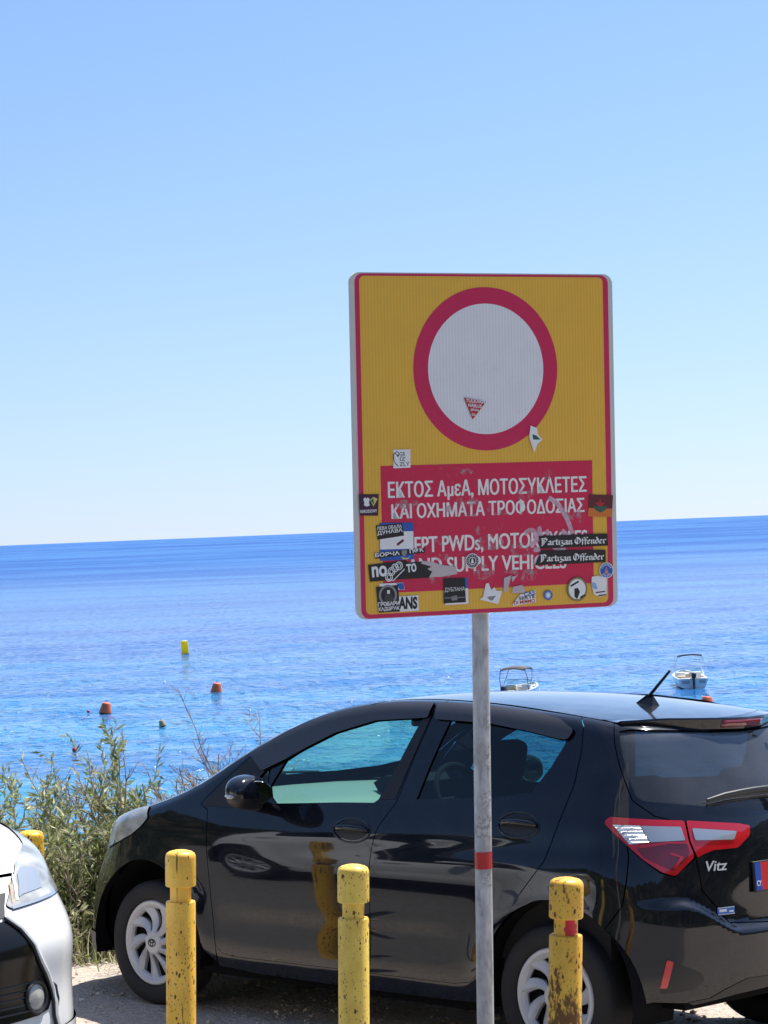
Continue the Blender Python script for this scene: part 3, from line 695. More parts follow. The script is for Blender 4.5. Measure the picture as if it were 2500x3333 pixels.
    x0 = np.interp(ay, [0, .1, .25, .42, .53, .56], [-.263, -.253, -.223, -.158, -.105, -.085]); x1 = np.interp(ay, [0, .15, .3, .4, .5, .56], [-.405, -.388, -.335, -.278, -.215, -.165])
    T0 = chartT(x0, ys); T1 = chartT(x1 * .75 + x0 * .25, ys); rows = []
    zt1 = np.interp(ay, [0, .2, .4, .56], [1.428, 1.432, 1.436, 1.428])
    mid = T1.copy(); mid[:, 2] += .006
    e1 = np.stack([x1, ys, zt1], 1); e2 = np.stack([x1 - .004, ys, zt1 - .008], 1); e3 = np.stack([x1 + .012, ys * .985, zt1 - .048], 1); e4 = np.stack([x1 + .05, ys * .97, zt1 - .050], 1); e5 = np.stack([x1 + .16, ys * .93, zt1 - .045], 1)
    rows = [T0 + [0, 0, .001], mid, e1, e2, e3, e4, e5]; n = len(ys); V = np.concatenate(rows); F = []
    for r_ in range(len(rows) - 1):
        for i in range(n - 1): F.append((r_ * n + i, r_ * n + i + 1, (r_ + 1) * n + i + 1, (r_ + 1) * n + i))
    F.append([r_ * n for r_ in range(len(rows))]); F.append([r_ * n + n - 1 for r_ in range(len(rows))])
    spo = recalc(meshobj('spoiler', V, F, P_, tg)); spo.data.set_sharp_from_angle(angle=R(38))
    g = MB(); yy = np.linspace(-.145, .145, 13); xx = np.interp(np.abs(yy), [0, .15], [-.405, -.388]) - .006; V = np.concatenate([np.stack([xx, yy, np.full(13, 1.419)], 1), np.stack([xx + .009, yy, np.full(13, 1.388)], 1), np.stack([xx + .03, yy, np.full(13, 1.419)], 1), np.stack([xx + .04, yy, np.full(13, 1.388)], 1)])
    F = [(i, i + 1, 13 + i + 1, 13 + i) for i in range(12)] + [(i, 26 + i, 26 + i + 1, i + 1) for i in range(12)] + [(13 + i, 13 + i + 1, 39 + i + 1, 39 + i) for i in range(12)] + [(0, 13, 39, 26), (12, 38, 51, 25)]
    recalc(meshobj('brake_lamp', V, F, M['lamp_dark'], tg))
    g = MB(); g.tube([(-.405, -.19, 1.40), (-.42, -.19, 1.402)], .014, 10); recalc(g.build('washer_jet', M['trim'], tg))
    # rear wiper
    g = MB(); q = chartF(np.linspace(.41, -.30, 9), np.array([1.100, 1.112, 1.118, 1.121, 1.121, 1.120, 1.117, 1.112, 1.105])); nq = grad(q); g.tube([Vector(p) for p in q + nq * np.array([.012, .02, .026, .03, .032, .03, .026, .02, .012])[:, None]], [.006, .011, .012, .013, .014, .013, .012, .010, .006], 8)
    q2 = q - [0, 0, .022] + nq * .008; g.tube([Vector(p) for p in q2], .007, 6)
    p2 = chartF([0.02, 0.0], [1.121, 1.02]); n2 = grad(p2); g.tube([Vector(p2[0] + n2[0] * .03), Vector(p2[1] + n2[1] * .025)], [.012, .02], 8); g.lathe([(.0, .03), (.022, .028), (.026, 0)], 16, Matrix.Translation(Vector(p2[1])) @ Vector(n2[1]).to_track_quat('Z', 'Y').to_matrix().to_4x4()); recalc(g.build('rear_wiper', M['trim'], tg))
    # tail lamps
    LMP = [(.829, 1.024), (.809, 1.047), (.66, 1.036), (.527, 1.027), (.519, .947), (.50, .885), (.581, .812), (.632, .831), (.694, .882), (.745, .936), (.802, .994)]
    LMI = [(.519, 1.027), (.273, 1.003), (.212, .991), (.224, .953), (.297, .908), (.415, .906), (.47, .89), (.488, .878), (.511, .947)]
    def lampset(parents):
        a = over('tail_lamp', LMP, M['lamp_red'], (root, root), off=.008, skirt=.02, rnd=.012); b = over('tail_lamp', LMI, M['lamp_red'], parents, off=.008, skirt=.02, rnd=.01)
        over('ribbed_lens', [(.796, 1.016), (.700, 1.012), (.669, .948), (.738, .940)], M['lamp_clear'], a, off=.0105, skirt=.004, sp=.012)
        over('clear_lens', [(.697, 1.012), (.545, 1.003), (.533, .950), (.666, .948)], M['lamp_smoke'], a, off=.0105, skirt=.004, rnd=.006)
        over('dark_lens', [(.715, .925), (.60, .940), (.525, .937), (.520, .895), (.585, .832), (.688, .889)], M['lamp_dark'], a, off=.0105, skirt=.004, rnd=.012)
        over('lens_highlight', [(.708, .932), (.60, .947), (.528, .943), (.528, .936), (.60, .940), (.705, .924)], M['lamp_red'], a, off=.0125, skirt=.003); over('lens_highlight', [(.590, .905), (.545, .885), (.578, .838), (.592, .842), (.562, .884), (.60, .898)], M['lamp_red'], a, off=.0125, skirt=.003)  # thin red strips stand in for the bright highlights in the lens
        over('clear_lens', [(.500, .996), (.292, .973), (.312, .941), (.492, .948)], M['lamp_smoke'], b, off=.0105, skirt=.004, rnd=.008)
    lampset((tg, tg))
    # bumper details: reflector, pocket, dark lower valance, plate, badge
    both_rb = (rbp, rbp)
    over('bumper_pocket', [(.625, .492), (.503, .43), (.487, .398), (.529, .362), (.648, .350)], M['trim'], both_rb, off=.0015, skirt=.006, rnd=.015)
    over('reflector', [(.622, .487), (.600, .478), (.622, .374), (.646, .374)], M['lamp_red'], both_rb, off=.006, skirt=.01, rnd=.006)
    vc = symS([(0, .392), (.16, .385), (.30, .385), (.40, .352), (.463, .322), (.55, .312), (.53, .300), (.35, .326), (.165, .338), (0, .338)]); over('valance', vc, M['trim'], (rbp,), off=.003, skirt=.02)
    c0 = chartF([.0], [.785])[0]; tilt = Matrix.Rotation(R(6), 4, 'Y')
    def on_tail(s, z, off):                                   # frame on the tailgate: x to the car's right (reads left to right), y up, z outwards
        p = chartF([s], [z]); n = grad(p)[0]; zc = Vector(n); xc = Vector((0, 0, 1)).cross(zc).normalized(); yc = zc.cross(xc)
        mm = Matrix((xc, yc, zc)).transposed().to_4x4(); mm.translation = Vector(p[0] + n * off); return mm
    g = MB(); ps = chartF([.225, -.225], [.785, .785]); pl = empty_child('number_plate', tg)
    mm = Matrix.Translation((c0[0] - .006, 0, .785)) @ Matrix(((0, .09, -1), (-1, 0, 0), (0, 1, .09))).to_4x4()
    mm.translation.x = c0[0] + .001; pl.matrix_local = mm
    g.box((0, 0, -.003), (.478, .125, .012), bev=.004); g.build('plate_frame', M['trim'], pl)
    g = MB(); g.box((-.212, 0, .0035), (.042, .112, .004)); g.build('blue_band', M['plate_blue'], pl)
    g = MB(); g.box((.02, 0, .0035), (.422, .112, .004)); g.build('red_field', M['plate_red'], pl)
    V, F = text_geo('CY', .034, .022, .02); meshobj('lettering', V + [-.229, -.038, .0062], F, M['ink_white'], pl, smooth=False)
    V, F = text_geo('Vitz', .108, .042, .015, .25); bm_ = on_tail(.452, .823, .004)
    if paint == 'black_paint':
        meshobj('badge', [bm_ @ Vector(v) for v in V], F, M['badge'], tg, smooth=False)
        mm = on_tail(.372, .660, .003); g = MB(); g.box((0, 0, 0), (.092, .03, .003), mm.to_3x3()); V2 = np.array(g.V) + np.array(mm.translation); st = meshobj('sticker', V2, g.F, M['sticker_blue'], tg, smooth=False)
        g = MB(); [g.box(mm.to_3x3() @ Vector(c), d, mm.to_3x3()) for c, d in (((-.018, .002, .002), (.04, .011, .001)), ((.028, -.003, .002), (.022, .007, .001)), ((0, .0135, .002), (.092, .002, .001)), ((0, -.0135, .002), (.092, .002, .001)))]
        meshobj('print', np.array(g.V) + np.array(mm.translation), g.F, M['ink_white'], st, smooth=False)
    over('front_lip', [(3.935, .298), (4.05, .298), (4.35, .285), (S_END, .28), (2 * S_END - 4.35, .285), (2 * S_END - 4.05, .298), (2 * S_END - 3.935, .298), (2 * S_END - 3.96, .208), (2 * S_END - 4.06, .202), (S_END, .197), (4.06, .202), (3.96, .208)], M['lip'] if paint == 'black_paint' else P_, (fbp,), off=.008, skirt=.02)
    # headlamps
    hl = over('headlight', HLAMP, M['head_lens'], (root, root), off=.006, skirt=.02, rnd=.012)
    if paint == 'black_paint': over('lamp_bezel', [(4.385, .722), (4.08, .738), (3.955, .727), (3.85, .757), (3.87, .770), (3.96, .742), (4.08, .752), (4.38, .735)], M['chrome'], hl, off=.0085, skirt=.004)
    else:
        over('lamp_edge', [(4.385, .720), (4.08, .734), (3.955, .722), (3.93, .728), (3.955, .731), (4.08, .743), (4.38, .729)], M['lamp_smoke'], hl, off=.0075, skirt=.002)
        over('amber_strip', [(4.362, .742), (4.372, .738), (4.318, .800), (4.308, .803)], M['amber'], hl, off=.0085, skirt=.002); over('silver_strip', [(4.335, .745), (4.350, .743), (4.285, .815), (4.262, .828)], M['ink_white'], hl, off=.0085, skirt=.002)
    over('reflector_bowl', [(4.325, .752), (4.30, .758), (4.18, .765), (4.13, .83), (4.20, .838), (4.25, .82)], M['lamp_smoke'], hl, off=.0085, skirt=.004, rnd=.006)
    # front grille, fog lamps
    gr = over('grille', symS([(4.43, .69), (4.40, .655), (4.38, .60), (4.36, .54), (4.33, .49), (4.31, .43), (4.305, .38), (4.32, .34), (4.37, .315), (4.5, .30), (S_END, .295), ][::-1][::-1] + [], S_END) if False else [(4.43, .69), (4.40, .655), (4.38, .60), (4.36, .54), (4.33, .49), (4.31, .43), (4.308, .39), (4.325, .362), (4.37, .350), (4.5, .345)] + [(2 * S_END - s, z) for s, z in [(4.5, .345), (4.37, .350), (4.325, .362), (4.308, .39), (4.31, .43), (4.33, .49), (4.36, .54), (4.38, .60), (4.40, .655), (4.43, .69)]], M['grille'], (fbp,), off=.003, skirt=.012)
    over('upper_grille', [(4.405, .735), (4.435, .70), (2 * S_END - 4.435, .70), (2 * S_END - 4.405, .735), (2 * S_END - 4.36, .775), (4.36, .775)], M['trim'], (fbp,), off=.003, skirt=.01)
    edge = [(4.445, .70), (4.412, .655), (4.39, .60), (4.37, .54), (4.34, .49), (4.315, .43), (4.305, .38), (4.31, .335), (4.30, .27)]
    for sg in (1, -1):
        for nm, dz, rr_, mm_, of in (('grille_surround', -.012, .011, P_, .006), ('grille_seal', -.002, .006, M['trim'], .008)):
            q = chartF([a + dz for a, b in edge], [b for a, b in edge]); q = q + grad(q) * of; q[:, 1] *= sg; g = MB(); g.tube([Vector(p) for p in q], rr_, 8); recalc(g.build(nm, mm_, fbp))
        for z in np.linspace(.375, .47, 5):
            q = chartF(np.linspace(4.40, S_END, 6), np.full(6, z)); q = q + grad(q) * .004; q[:, 1] *= sg; g = MB(); g.tube([Vector(p) for p in q], .004, 6); recalc(g.build('grille_bar', M['grille'], gr))
        p = chartF([4.375], [.415]); n_ = grad(p)[0]; p = p[0] + n_ * .004; p[1] *= sg; n_ = n_ * [1, sg, 1]
        FM = Matrix.Translation(Vector(p)) @ Vector(n_).to_track_quat('Z', 'Y').to_matrix().to_4x4()
        g = MB(); g.lathe([(.062, -.01), (.062, .004), (.056, .010), (.048, .006), (.046, -.004)], 32, FM); fo = recalc(g.build('fog_lamp', M['trim'], fbp))
        g = MB(); g.lathe([(.047, .0), (.03, .008), (0, .012)], 28, FM); recalc(g.build('fog_lens', M['head_lens'], fo))
        over('bumper_slot', [(4.303, .462), (4.27, .435), (4.262, .385), (4.272, .360), (4.285, .40)], M['trim'], (fbp, fbp) if sg > 0 else (), off=.0015, skirt=.004) if sg > 0 else None
    # wheels and arches
    for x in (0.0, FR):
        for sg in (1, -1):
            make_wheel(root, x, sg * .80, .25 if x else .55)
            g = MB(); a = np.linspace(R(-14), R(194), 26); V = []; F = []
            for q in a:
                for yy in (.83, .55): V.append((x - (.035 if x == 0 else -.015) + .388 * math.cos(q), sg * yy, .315 + .388 * math.sin(q)))
            for i in range(25): F.append((2 * i, 2 * i + 1, 2 * i + 3, 2 * i + 2))
            V.append((x, sg * .55, .315)); F += [(2 * i + 1, len(V) - 1, 2 * i + 3) for i in range(25)]
            meshobj('arch_liner', V, F, M['dark'], root)
    g = MB(); g.box((1.25, 0, .235), (2.0, 1.5, .10)); g.box((-.28, 0, .33), (.5, 1.25, .10)); g.box((2.85, 0, .26), (.40, 1.1, .08)); g.box((1.25, 0, .33), (3.3, 1.02, .12)); g.build('underbody', M['dark'], root, smooth=False)
    g = MB(); g.tube([(-.2, -.38, .25), (-.56, -.40, .25)], .026, 12); recalc(g.build('exhaust', M['chrome'], root))
    # cabin
    g = MB(); dp = [(2.36, 1.02), (2.1, 1.012), (1.9, .998), (1.80, .972), (1.76, .93), (1.80, .70), (2.0, .5), (2.38, .5)]
    MX = Matrix(((1, 0, 0, 0), (0, 0, 1, 0), (0, 1, 0, 0), (0, 0, 0, 1))); g.prism(dp, -.70, .70, MX); recalc(g.build('dashboard', M['dash'], root)); g = MB(); g.prism([(1.72, .96), (1.90, 1.0), (1.93, 1.04), (1.86, 1.075), (1.76, 1.08), (1.70, 1.05)], -.58, -.14, MX); recalc(g.build('instrument_hood', M['cabin'], root))
    g = MB(); c = Vector((1.52, -.36, .965)); ax = Matrix.Rotation(R(-62), 3, 'Y'); g.tube([c + ax @ Vector((.185 * math.cos(q), .185 * math.sin(q), 0)) for q in np.linspace(0, 2 * math.pi, 33)], .014, 8, cap=False); g.tube([c + ax @ Vector((0, -.18, 0)), c, c + ax @ Vector((0, .18, 0))], .016, 8); g.tube([c, c + Vector((.25, 0, -.12))], .03, 8); recalc(g.build('steering_wheel', M['cabin'], root))
    def seat(x, y, wdt=.48, nm='seat'):
        sroot = empty_child(nm, root); g = MB(); g.box((x + .25, y, .45), (.50, wdt, .18), bev=.05); g.build('cushion', M['cabin'], sroot)
        g = MB(); g.box((x - .07, y, .82), (.15, wdt, .62), Matrix.Rotation(R(-16), 3, 'Y'), bev=.05); g.build('backrest', M['cabin'], sroot)
        g = MB(); g.box((x - .17, y, 1.22), (.10, .25, .19), Matrix.Rotation(R(-12), 3, 'Y'), bev=.04); g.tube([(x - .15, y - .05, 1.05), (x - .165, y - .05, 1.2)], .007, 6); g.tube([(x - .15, y + .05, 1.05), (x - .165, y + .05, 1.2)], .007, 6); g.build('headrest', M['cabin'], sroot)
    seat(.82, .36); seat(.82, -.36)
    g = MB(); g.box((.22, 0, .47), (.5, 1.24, .2), bev=.05); g.box((-.03, 0, .80), (.16, 1.24, .55), Matrix.Rotation(R(-14), 3, 'Y'), bev=.05)
    for y in (.36, -.36): g.box((-.12, y, 1.11), (.09, .25, .15), bev=.035)
    g.build('rear_bench', M['cabin'], root)
    for sg in (1, -1):
        g = MB(); g.box((1.3, sg * .775, .70), (1.9, .05, .55)); g.box((.1, sg * .72, .70), (.7, .05, .55)); g.build('door_lining', M['cabin'], root, smooth=False)
    g = MB(); g.box((-.36, 0, .75), (.1, 1.1, .5)); g.box((1.0, 0, .42), (2.4, 1.45, .06)); g.build('cabin_floor', M['cabin'], root, smooth=False)
    g = MB(); g.box((1.42, 0, 1.375), (.03, .24, .065), bev=.012); g.tube([(1.43, 0, 1.40), (1.40, 0, 1.47)], .01, 8); g.build('rear_view_mirror', M['trim'], root)
    for sg in (1, -1):
        g = MB(); q = chartT(np.linspace(2.385, 2.32, 6), np.linspace(sg * .12 - .1, sg * .12 + .48, 6)); g.tube([Vector(p) + Vector((0.01, 0, .010)) for p in q], .007, 6); recalc(g.build('front_wiper', M['trim'], root))
    # roof aerial
    q = chartT([.12], [.0])[0]; g = MB(); g.add([(q[0] + .075, -.0, q[2] - .004), (q[0] - .05, .028, q[2] - .006), (q[0] - .05, -.028, q[2] - .006), (q[0] - .035, 0, q[2] + .042), (q[0] - .005, 0, q[2] + .045)], [(0, 1, 3, 4), (0, 4, 3, 2), (1, 2, 3), (0, 2, 1)]); g.tube([(q[0] - .012, 0, q[2] + .035), (q[0] - .130, 0, q[2] + .150)], [.008, .006], 8); recalc(g.build('aerial', M['trim'], root))
    return root
def empty_child(nm, parent):
    o = bpy.data.objects.new(nm, None); o.empty_display_size = .05; return link(o, parent)
GEO = panels()
car = make_car('parked_car', 'black hatchback parked along the sea edge behind the road sign', 'black_paint', None, GEO)
mw = Matrix((HX, LX, ZX)).transposed().to_4x4(); mw.translation = CAR_O; car.matrix_world = mw
BULGE[0] = .07                                            # the white car has a fuller bumper
GEO = panels()
car2 = make_car('parked_car', 'white hatchback at the left edge with only its nose and headlight in the photo', 'white_paint', None, GEO)
WY, WR = -.76, R(-1); hw = Vector((math.cos(WY), math.sin(WY), 0)); l0 = Vector((-hw.y, hw.x, 0)); lw = l0 * math.cos(WR) + Vector((0, 0, 1)) * math.sin(WR); zw = Vector((0, 0, 1)) * math.cos(WR) - l0 * math.sin(WR)
mw = Matrix((hw, lw, zw)).transposed().to_4x4(); mw.translation = (-3.948, 10.519, .237); car2.matrix_world = mw
# ------------------------------------------------------------ the sign: outlines in metres on its face, from its lower left corner
SG = {
    'text': [['ΕΚΤΟΣ ΑμεΑ, ΜΟΤΟΣΥΚΛΕΤΕΣ', [(0.127, 0.4181), (0.8957, 0.4185), (0.1282, 0.4708)]], ['ΚΑΙ ΟΧΗΜΑΤΑ ΤΡΟΦΟΔΟΣΙΑΣ', [(0.1384, 0.3412), (0.8856, 0.3421), (0.1396, 0.3946)]], ['EXCEPT PWDs, MOTORCYCLES', [(0.116, 0.2242), (0.8953, 0.226), (0.1172, 0.277)]], ['AND SUPPLY VEHICLES', [(0.1938, 0.1524), (0.8089, 0.1457), (0.195, 0.2041)]]],
    'griz': [(0.1488, 0.5811), (0.2132, 0.5814), (0.2118, 0.5178), (0.1474, 0.5171)],
    'griz_t': [['GR', [(0.1716, 0.557), (0.193, 0.5571), (0.1719, 0.5728)]], ['IZ', [(0.1724, 0.5418), (0.1939, 0.5419), (0.1727, 0.5542)]], ['ZLY', [(0.1708, 0.5238), (0.2089, 0.5246), (0.1711, 0.5373)]]],
    'griz_c': [(0.1522, 0.5687), (0.1627, 0.5735), (0.1693, 0.5666), (0.1655, 0.5611), (0.1522, 0.5687), (0.1495, 0.5547), (0.1527, 0.5378), (0.1659, 0.524)],
    'griz_d': [(0.1594, 0.5612), (0.1704, 0.5599), (0.1654, 0.5555)],
    'nar': [(0.0165, 0.4308), (0.0911, 0.4298), (0.0864, 0.3554), (0.0191, 0.3581)],
    'nar_e': [(0.0331, 0.4147), (0.0405, 0.4201), (0.0446, 0.4149), (0.049, 0.4198), (0.0561, 0.414), (0.0534, 0.4001), (0.0568, 0.3916), (0.0446, 0.3881), (0.035, 0.3928), (0.0364, 0.4017)],
    'nar_d': [(0.0573, 0.4112), (0.0708, 0.4209), (0.0865, 0.4131), (0.0701, 0.3884)],
    'nar_d2': [(0.0596, 0.4083), (0.0707, 0.4164), (0.072, 0.3939)],
    'nar_t': [(0.0199, 0.3664), (0.083, 0.3667), (0.0201, 0.3776)],
    'star': [(0.9055, 0.4055), (1.003, 0.3998), (0.9962, 0.3222), (0.8993, 0.327)],
    'star_o': [(0.9019, 0.3573), (0.9988, 0.3514), (0.9962, 0.3222), (0.8993, 0.327)],
    'star_s': [(0.9506, 0.3896), (0.9563, 0.3749), (0.9707, 0.3727), (0.9587, 0.3637), (0.9623, 0.3496), (0.95, 0.3581), (0.936, 0.3504), (0.9402, 0.3643), (0.9286, 0.3751), (0.9444, 0.3758)],
    'star_w': [(0.9231, 0.3636), (0.9771, 0.3608), (0.9722, 0.3481), (0.9489, 0.3383), (0.9274, 0.3506)],
    'serb': [(0.0919, 0.3305), (0.2174, 0.3275), (0.2177, 0.2003), (0.0902, 0.1997)],
    'serb_w': [(0.0925, 0.3007), (0.2174, 0.2975), (0.2173, 0.2371), (0.0911, 0.239)],
    'serb_y': [(0.1699, 0.2106), (0.1913, 0.2053), (0.2069, 0.212), (0.1943, 0.2012), (0.1759, 0.2019)],
    'dun': [(0.0777, 0.322), (0.1756, 0.3277), (0.1826, 0.2835), (0.0827, 0.273)],
    'dun_t': [['ЛЕВА ОБАЛА', [(0.0816, 0.305), (0.1746, 0.3108), (0.0807, 0.3174)]], ['ДУНАВА', [(0.0824, 0.2859), (0.178, 0.2949), (0.0803, 0.3017)]]],
    'bor': [(0.0695, 0.2274), (0.26, 0.24), (0.2596, 0.2219), (0.0721, 0.2077)],
    'bor_t': [['БОРЧА', [(0.0722, 0.2127), (0.1652, 0.2176), (0.0713, 0.2268)]], ['ПФК', [(0.2021, 0.2207), (0.2566, 0.2254), (0.2013, 0.2365)]]],
    'bor_s': [(0.1717, 0.2331), (0.192, 0.2335), (0.1917, 0.2211), (0.181, 0.2113), (0.1714, 0.2207)],
    'no': [(0.0455, 0.1874), (0.185, 0.1988), (0.1971, 0.1898), (0.2496, 0.1917), (0.2433, 0.1852), (0.2833, 0.1722), (0.2676, 0.1644), (0.286, 0.1551), (0.2731, 0.1341), (0.1621, 0.1331), (0.0509, 0.1294)],
    'no_w': [(0.2497, 0.1934), (0.2868, 0.1891), (0.3238, 0.1763), (0.3736, 0.1686), (0.3824, 0.1426), (0.3229, 0.1354), (0.267, 0.1355), (0.286, 0.1551), (0.2676, 0.1644), (0.2833, 0.1722), (0.2433, 0.1852)],
    'no_t': [['no', [(0.0597, 0.1431), (0.1164, 0.1463), (0.0593, 0.1812)]], ['то', [(0.1902, 0.1545), (0.2272, 0.1575), (0.1878, 0.1845)]]],
    'no_k': [(0.1224, 0.1421), (0.1321, 0.1614), (0.1458, 0.1733), (0.1607, 0.18)],
    'no_h': [(0.1161, 0.1339), (0.1387, 0.1302), (0.1813, 0.1679), (0.1741, 0.1794), (0.1263, 0.1785)],
    'small': [(0.0854, 0.1212), (0.1771, 0.1212), (0.1797, 0.0962), (0.0879, 0.0986)],
    'small_b': [(0.1495, 0.1195), (0.1771, 0.1201), (0.1785, 0.0974), (0.1613, 0.097)],
    'fans': [(0.1515, 0.0732), (0.2316, 0.0753), (0.2322, 0.0214), (0.1228, 0.021)],
    'fans_t': ['ANS', [(0.1548, 0.0296), (0.2262, 0.0274), (0.1558, 0.073)]],
    'gro': [(0.0729, 0.1105), (0.1555, 0.1142), (0.1608, 0.022), (0.0813, 0.0218)],
    'gro_c': (0.1168, 0.0804),
    'gro_b': [(0.102, 0.0501), (0.1071, 0.0837), (0.1214, 0.0943), (0.1351, 0.0796), (0.1405, 0.0483)],
    'gro_f': [(0.1135, 0.0975), (0.1245, 0.0981), (0.1242, 0.0857), (0.1144, 0.085)],
    'gro_t': [['ГРОБАРИ', [(0.0793, 0.0427), (0.1589, 0.0447), (0.0784, 0.0568)]], ['КАДШВАК', [(0.0813, 0.0241), (0.1597, 0.026), (0.0805, 0.0399)]]],
    'duk2': [(0.3383, 0.1291), (0.4216, 0.1278), (0.4221, 0.0364), (0.3332, 0.036)],
    'duk': [(0.329, 0.1295), (0.4103, 0.1283), (0.4122, 0.0426), (0.3271, 0.042)],
    'duk_t': [(0.3316, 0.0793), (0.4093, 0.0804), (0.332, 0.0963)],
    'duk_s': [[(0.3306, 0.0623), (0.4089, 0.0616), (0.4088, 0.0587), (0.3306, 0.0589)], [(0.3556, 0.064), (0.3777, 0.0687), (0.3804, 0.0515), (0.3585, 0.0508)]],
    'torn': [(0.4653, 0.0493), (0.4794, 0.0584), (0.4905, 0.1037), (0.5013, 0.1061), (0.5115, 0.0799), (0.5232, 0.0908), (0.5324, 0.0772), (0.5534, 0.0752), (0.5378, 0.0299)],
    'torn_e': [(0.4939, 0.0577), (0.5289, 0.0602), (0.5158, 0.0435), (0.5032, 0.0458)],
    'tape': [[(0.562, 0.1208), (0.5909, 0.1299), (0.5819, 0.0998), (0.5736, 0.0697), (0.5584, 0.0721)], [(0.5945, 0.0877), (0.6317, 0.0936), (0.6454, 0.0711), (0.6427, 0.0654), (0.5927, 0.0665)], [(0.5908, 0.1242), (0.6132, 0.1273), (0.6053, 0.1178), (0.5935, 0.105)]],
    'mimmo': [(0.5952, 0.0301), (0.6246, 0.0605), (0.6503, 0.0639), (0.6827, 0.0735), (0.685, 0.03), (0.6367, 0.0253), (0.5949, 0.0198)],
    'mimmo_t': [['CAS', [(0.6386, 0.0529), (0.6824, 0.0567), (0.6389, 0.0679)]], ['SERTE', [(0.6178, 0.04), (0.6821, 0.0452), (0.6167, 0.0516)]], ['DI MIMMO', [(0.5995, 0.0247), (0.6818, 0.0302), (0.5985, 0.0374)]]],
    'disc': [(0.734, 0.0527), (0.7514, 0.0519)],
    'yel': [(0.8502, 0.069), (0.8908, 0.0672), (0.8493, 0.0259)],
    'yel_d': [[(0.8224, 0.0836), (0.8554, 0.0997), (0.8585, 0.0937), (0.8255, 0.0777)], [(0.8384, 0.0713), (0.8529, 0.0736), (0.8611, 0.0586), (0.8494, 0.0329), (0.8391, 0.0421)], [(0.8607, 0.0411), (0.8839, 0.0518), (0.8811, 0.0443), (0.8625, 0.0335)]],
    'torn2': [(0.9101, 0.1108), (0.9378, 0.1137), (0.9705, 0.1006), (0.968, 0.0422), (0.9428, 0.0374), (0.9167, 0.0474), (0.9076, 0.0858)],
    'torn2_b': [(0.9077, 0.0916), (0.9241, 0.088), (0.9335, 0.0671), (0.9203, 0.0648), (0.9074, 0.077)],
    'torn2_d': [[(0.9234, 0.0558), (0.9631, 0.0582), (0.963, 0.0541), (0.9266, 0.051)], [(0.9364, 0.0447), (0.9668, 0.0463), (0.9667, 0.0422), (0.9363, 0.0395)]],
    'badge': [(0.9692, 0.1311), (0.9976, 0.13)],
    'mug': [(0.4399, 0.1859), (0.4663, 0.1849)],
    'part': [[(0.7041, 0.264), (0.9758, 0.2632), (0.9776, 0.2198), (0.7051, 0.2188)], [(0.7101, 0.2129), (0.9673, 0.205), (0.9671, 0.1611), (0.6833, 0.1607)]],
    'part_t': [[(0.7118, 0.2313), (0.9698, 0.2294), (0.7111, 0.2579)], [(0.7074, 0.1736), (0.9601, 0.1713), (0.7067, 0.2003)]],
    'tri': [(0.4197, 0.7573), (0.5049, 0.7414), (0.4519, 0.6806)],
    'tri_t': [['TULKARM', [(0.4261, 0.7412), (0.4993, 0.7341), (0.4264, 0.7535)]], ['NABLUS', [(0.4352, 0.7251), (0.4867, 0.7195), (0.4355, 0.7374)]], ['JENIN', [(0.443, 0.709), (0.4742, 0.7049), (0.4433, 0.7201)]], ['GAZA', [(0.4468, 0.6942), (0.463, 0.6915), (0.447, 0.7041)]]],
    'ringst': [(0.6764, 0.6553), (0.7026, 0.6455), (0.7049, 0.6237), (0.7226, 0.6046), (0.7028, 0.5895), (0.6896, 0.5586), (0.6804, 0.5837), (0.6707, 0.615)],
    'ringst_g': [(0.6827, 0.6241), (0.6979, 0.6207), (0.7156, 0.6048), (0.6857, 0.6054)],
    'graf': [[(0.7441, 0.3983), (0.7751, 0.3787), (0.8025, 0.3434), (0.8228, 0.3052), (0.8361, 0.2671)], [(0.6476, 0.2737), (0.6686, 0.2854), (0.6892, 0.2753), (0.6921, 0.2472), (0.6674, 0.2294)], [(0.7036, 0.2966), (0.7099, 0.2652)], [(0.7312, 0.2832), (0.7448, 0.264)], [(0.7942, 0.2811), (0.8148, 0.2615)], [(0.758, 0.226), (0.7822, 0.2126), (0.807, 0.2211)], [(0.6811, 0.2164), (0.7089, 0.2153)]],
    'smear': [[(0.1818, 0.1904), (0.2373, 0.1922), (0.2867, 0.1846), (0.3237, 0.1706), (0.3737, 0.1743), (0.3856, 0.1453), (0.3229, 0.1377), (0.267, 0.1377), (0.2984, 0.1546), (0.243, 0.171)], [(0.3775, 0.3506), (0.4528, 0.3494), (0.5923, 0.3495), (0.5987, 0.3459), (0.4527, 0.3414), (0.3774, 0.3449)]],
}
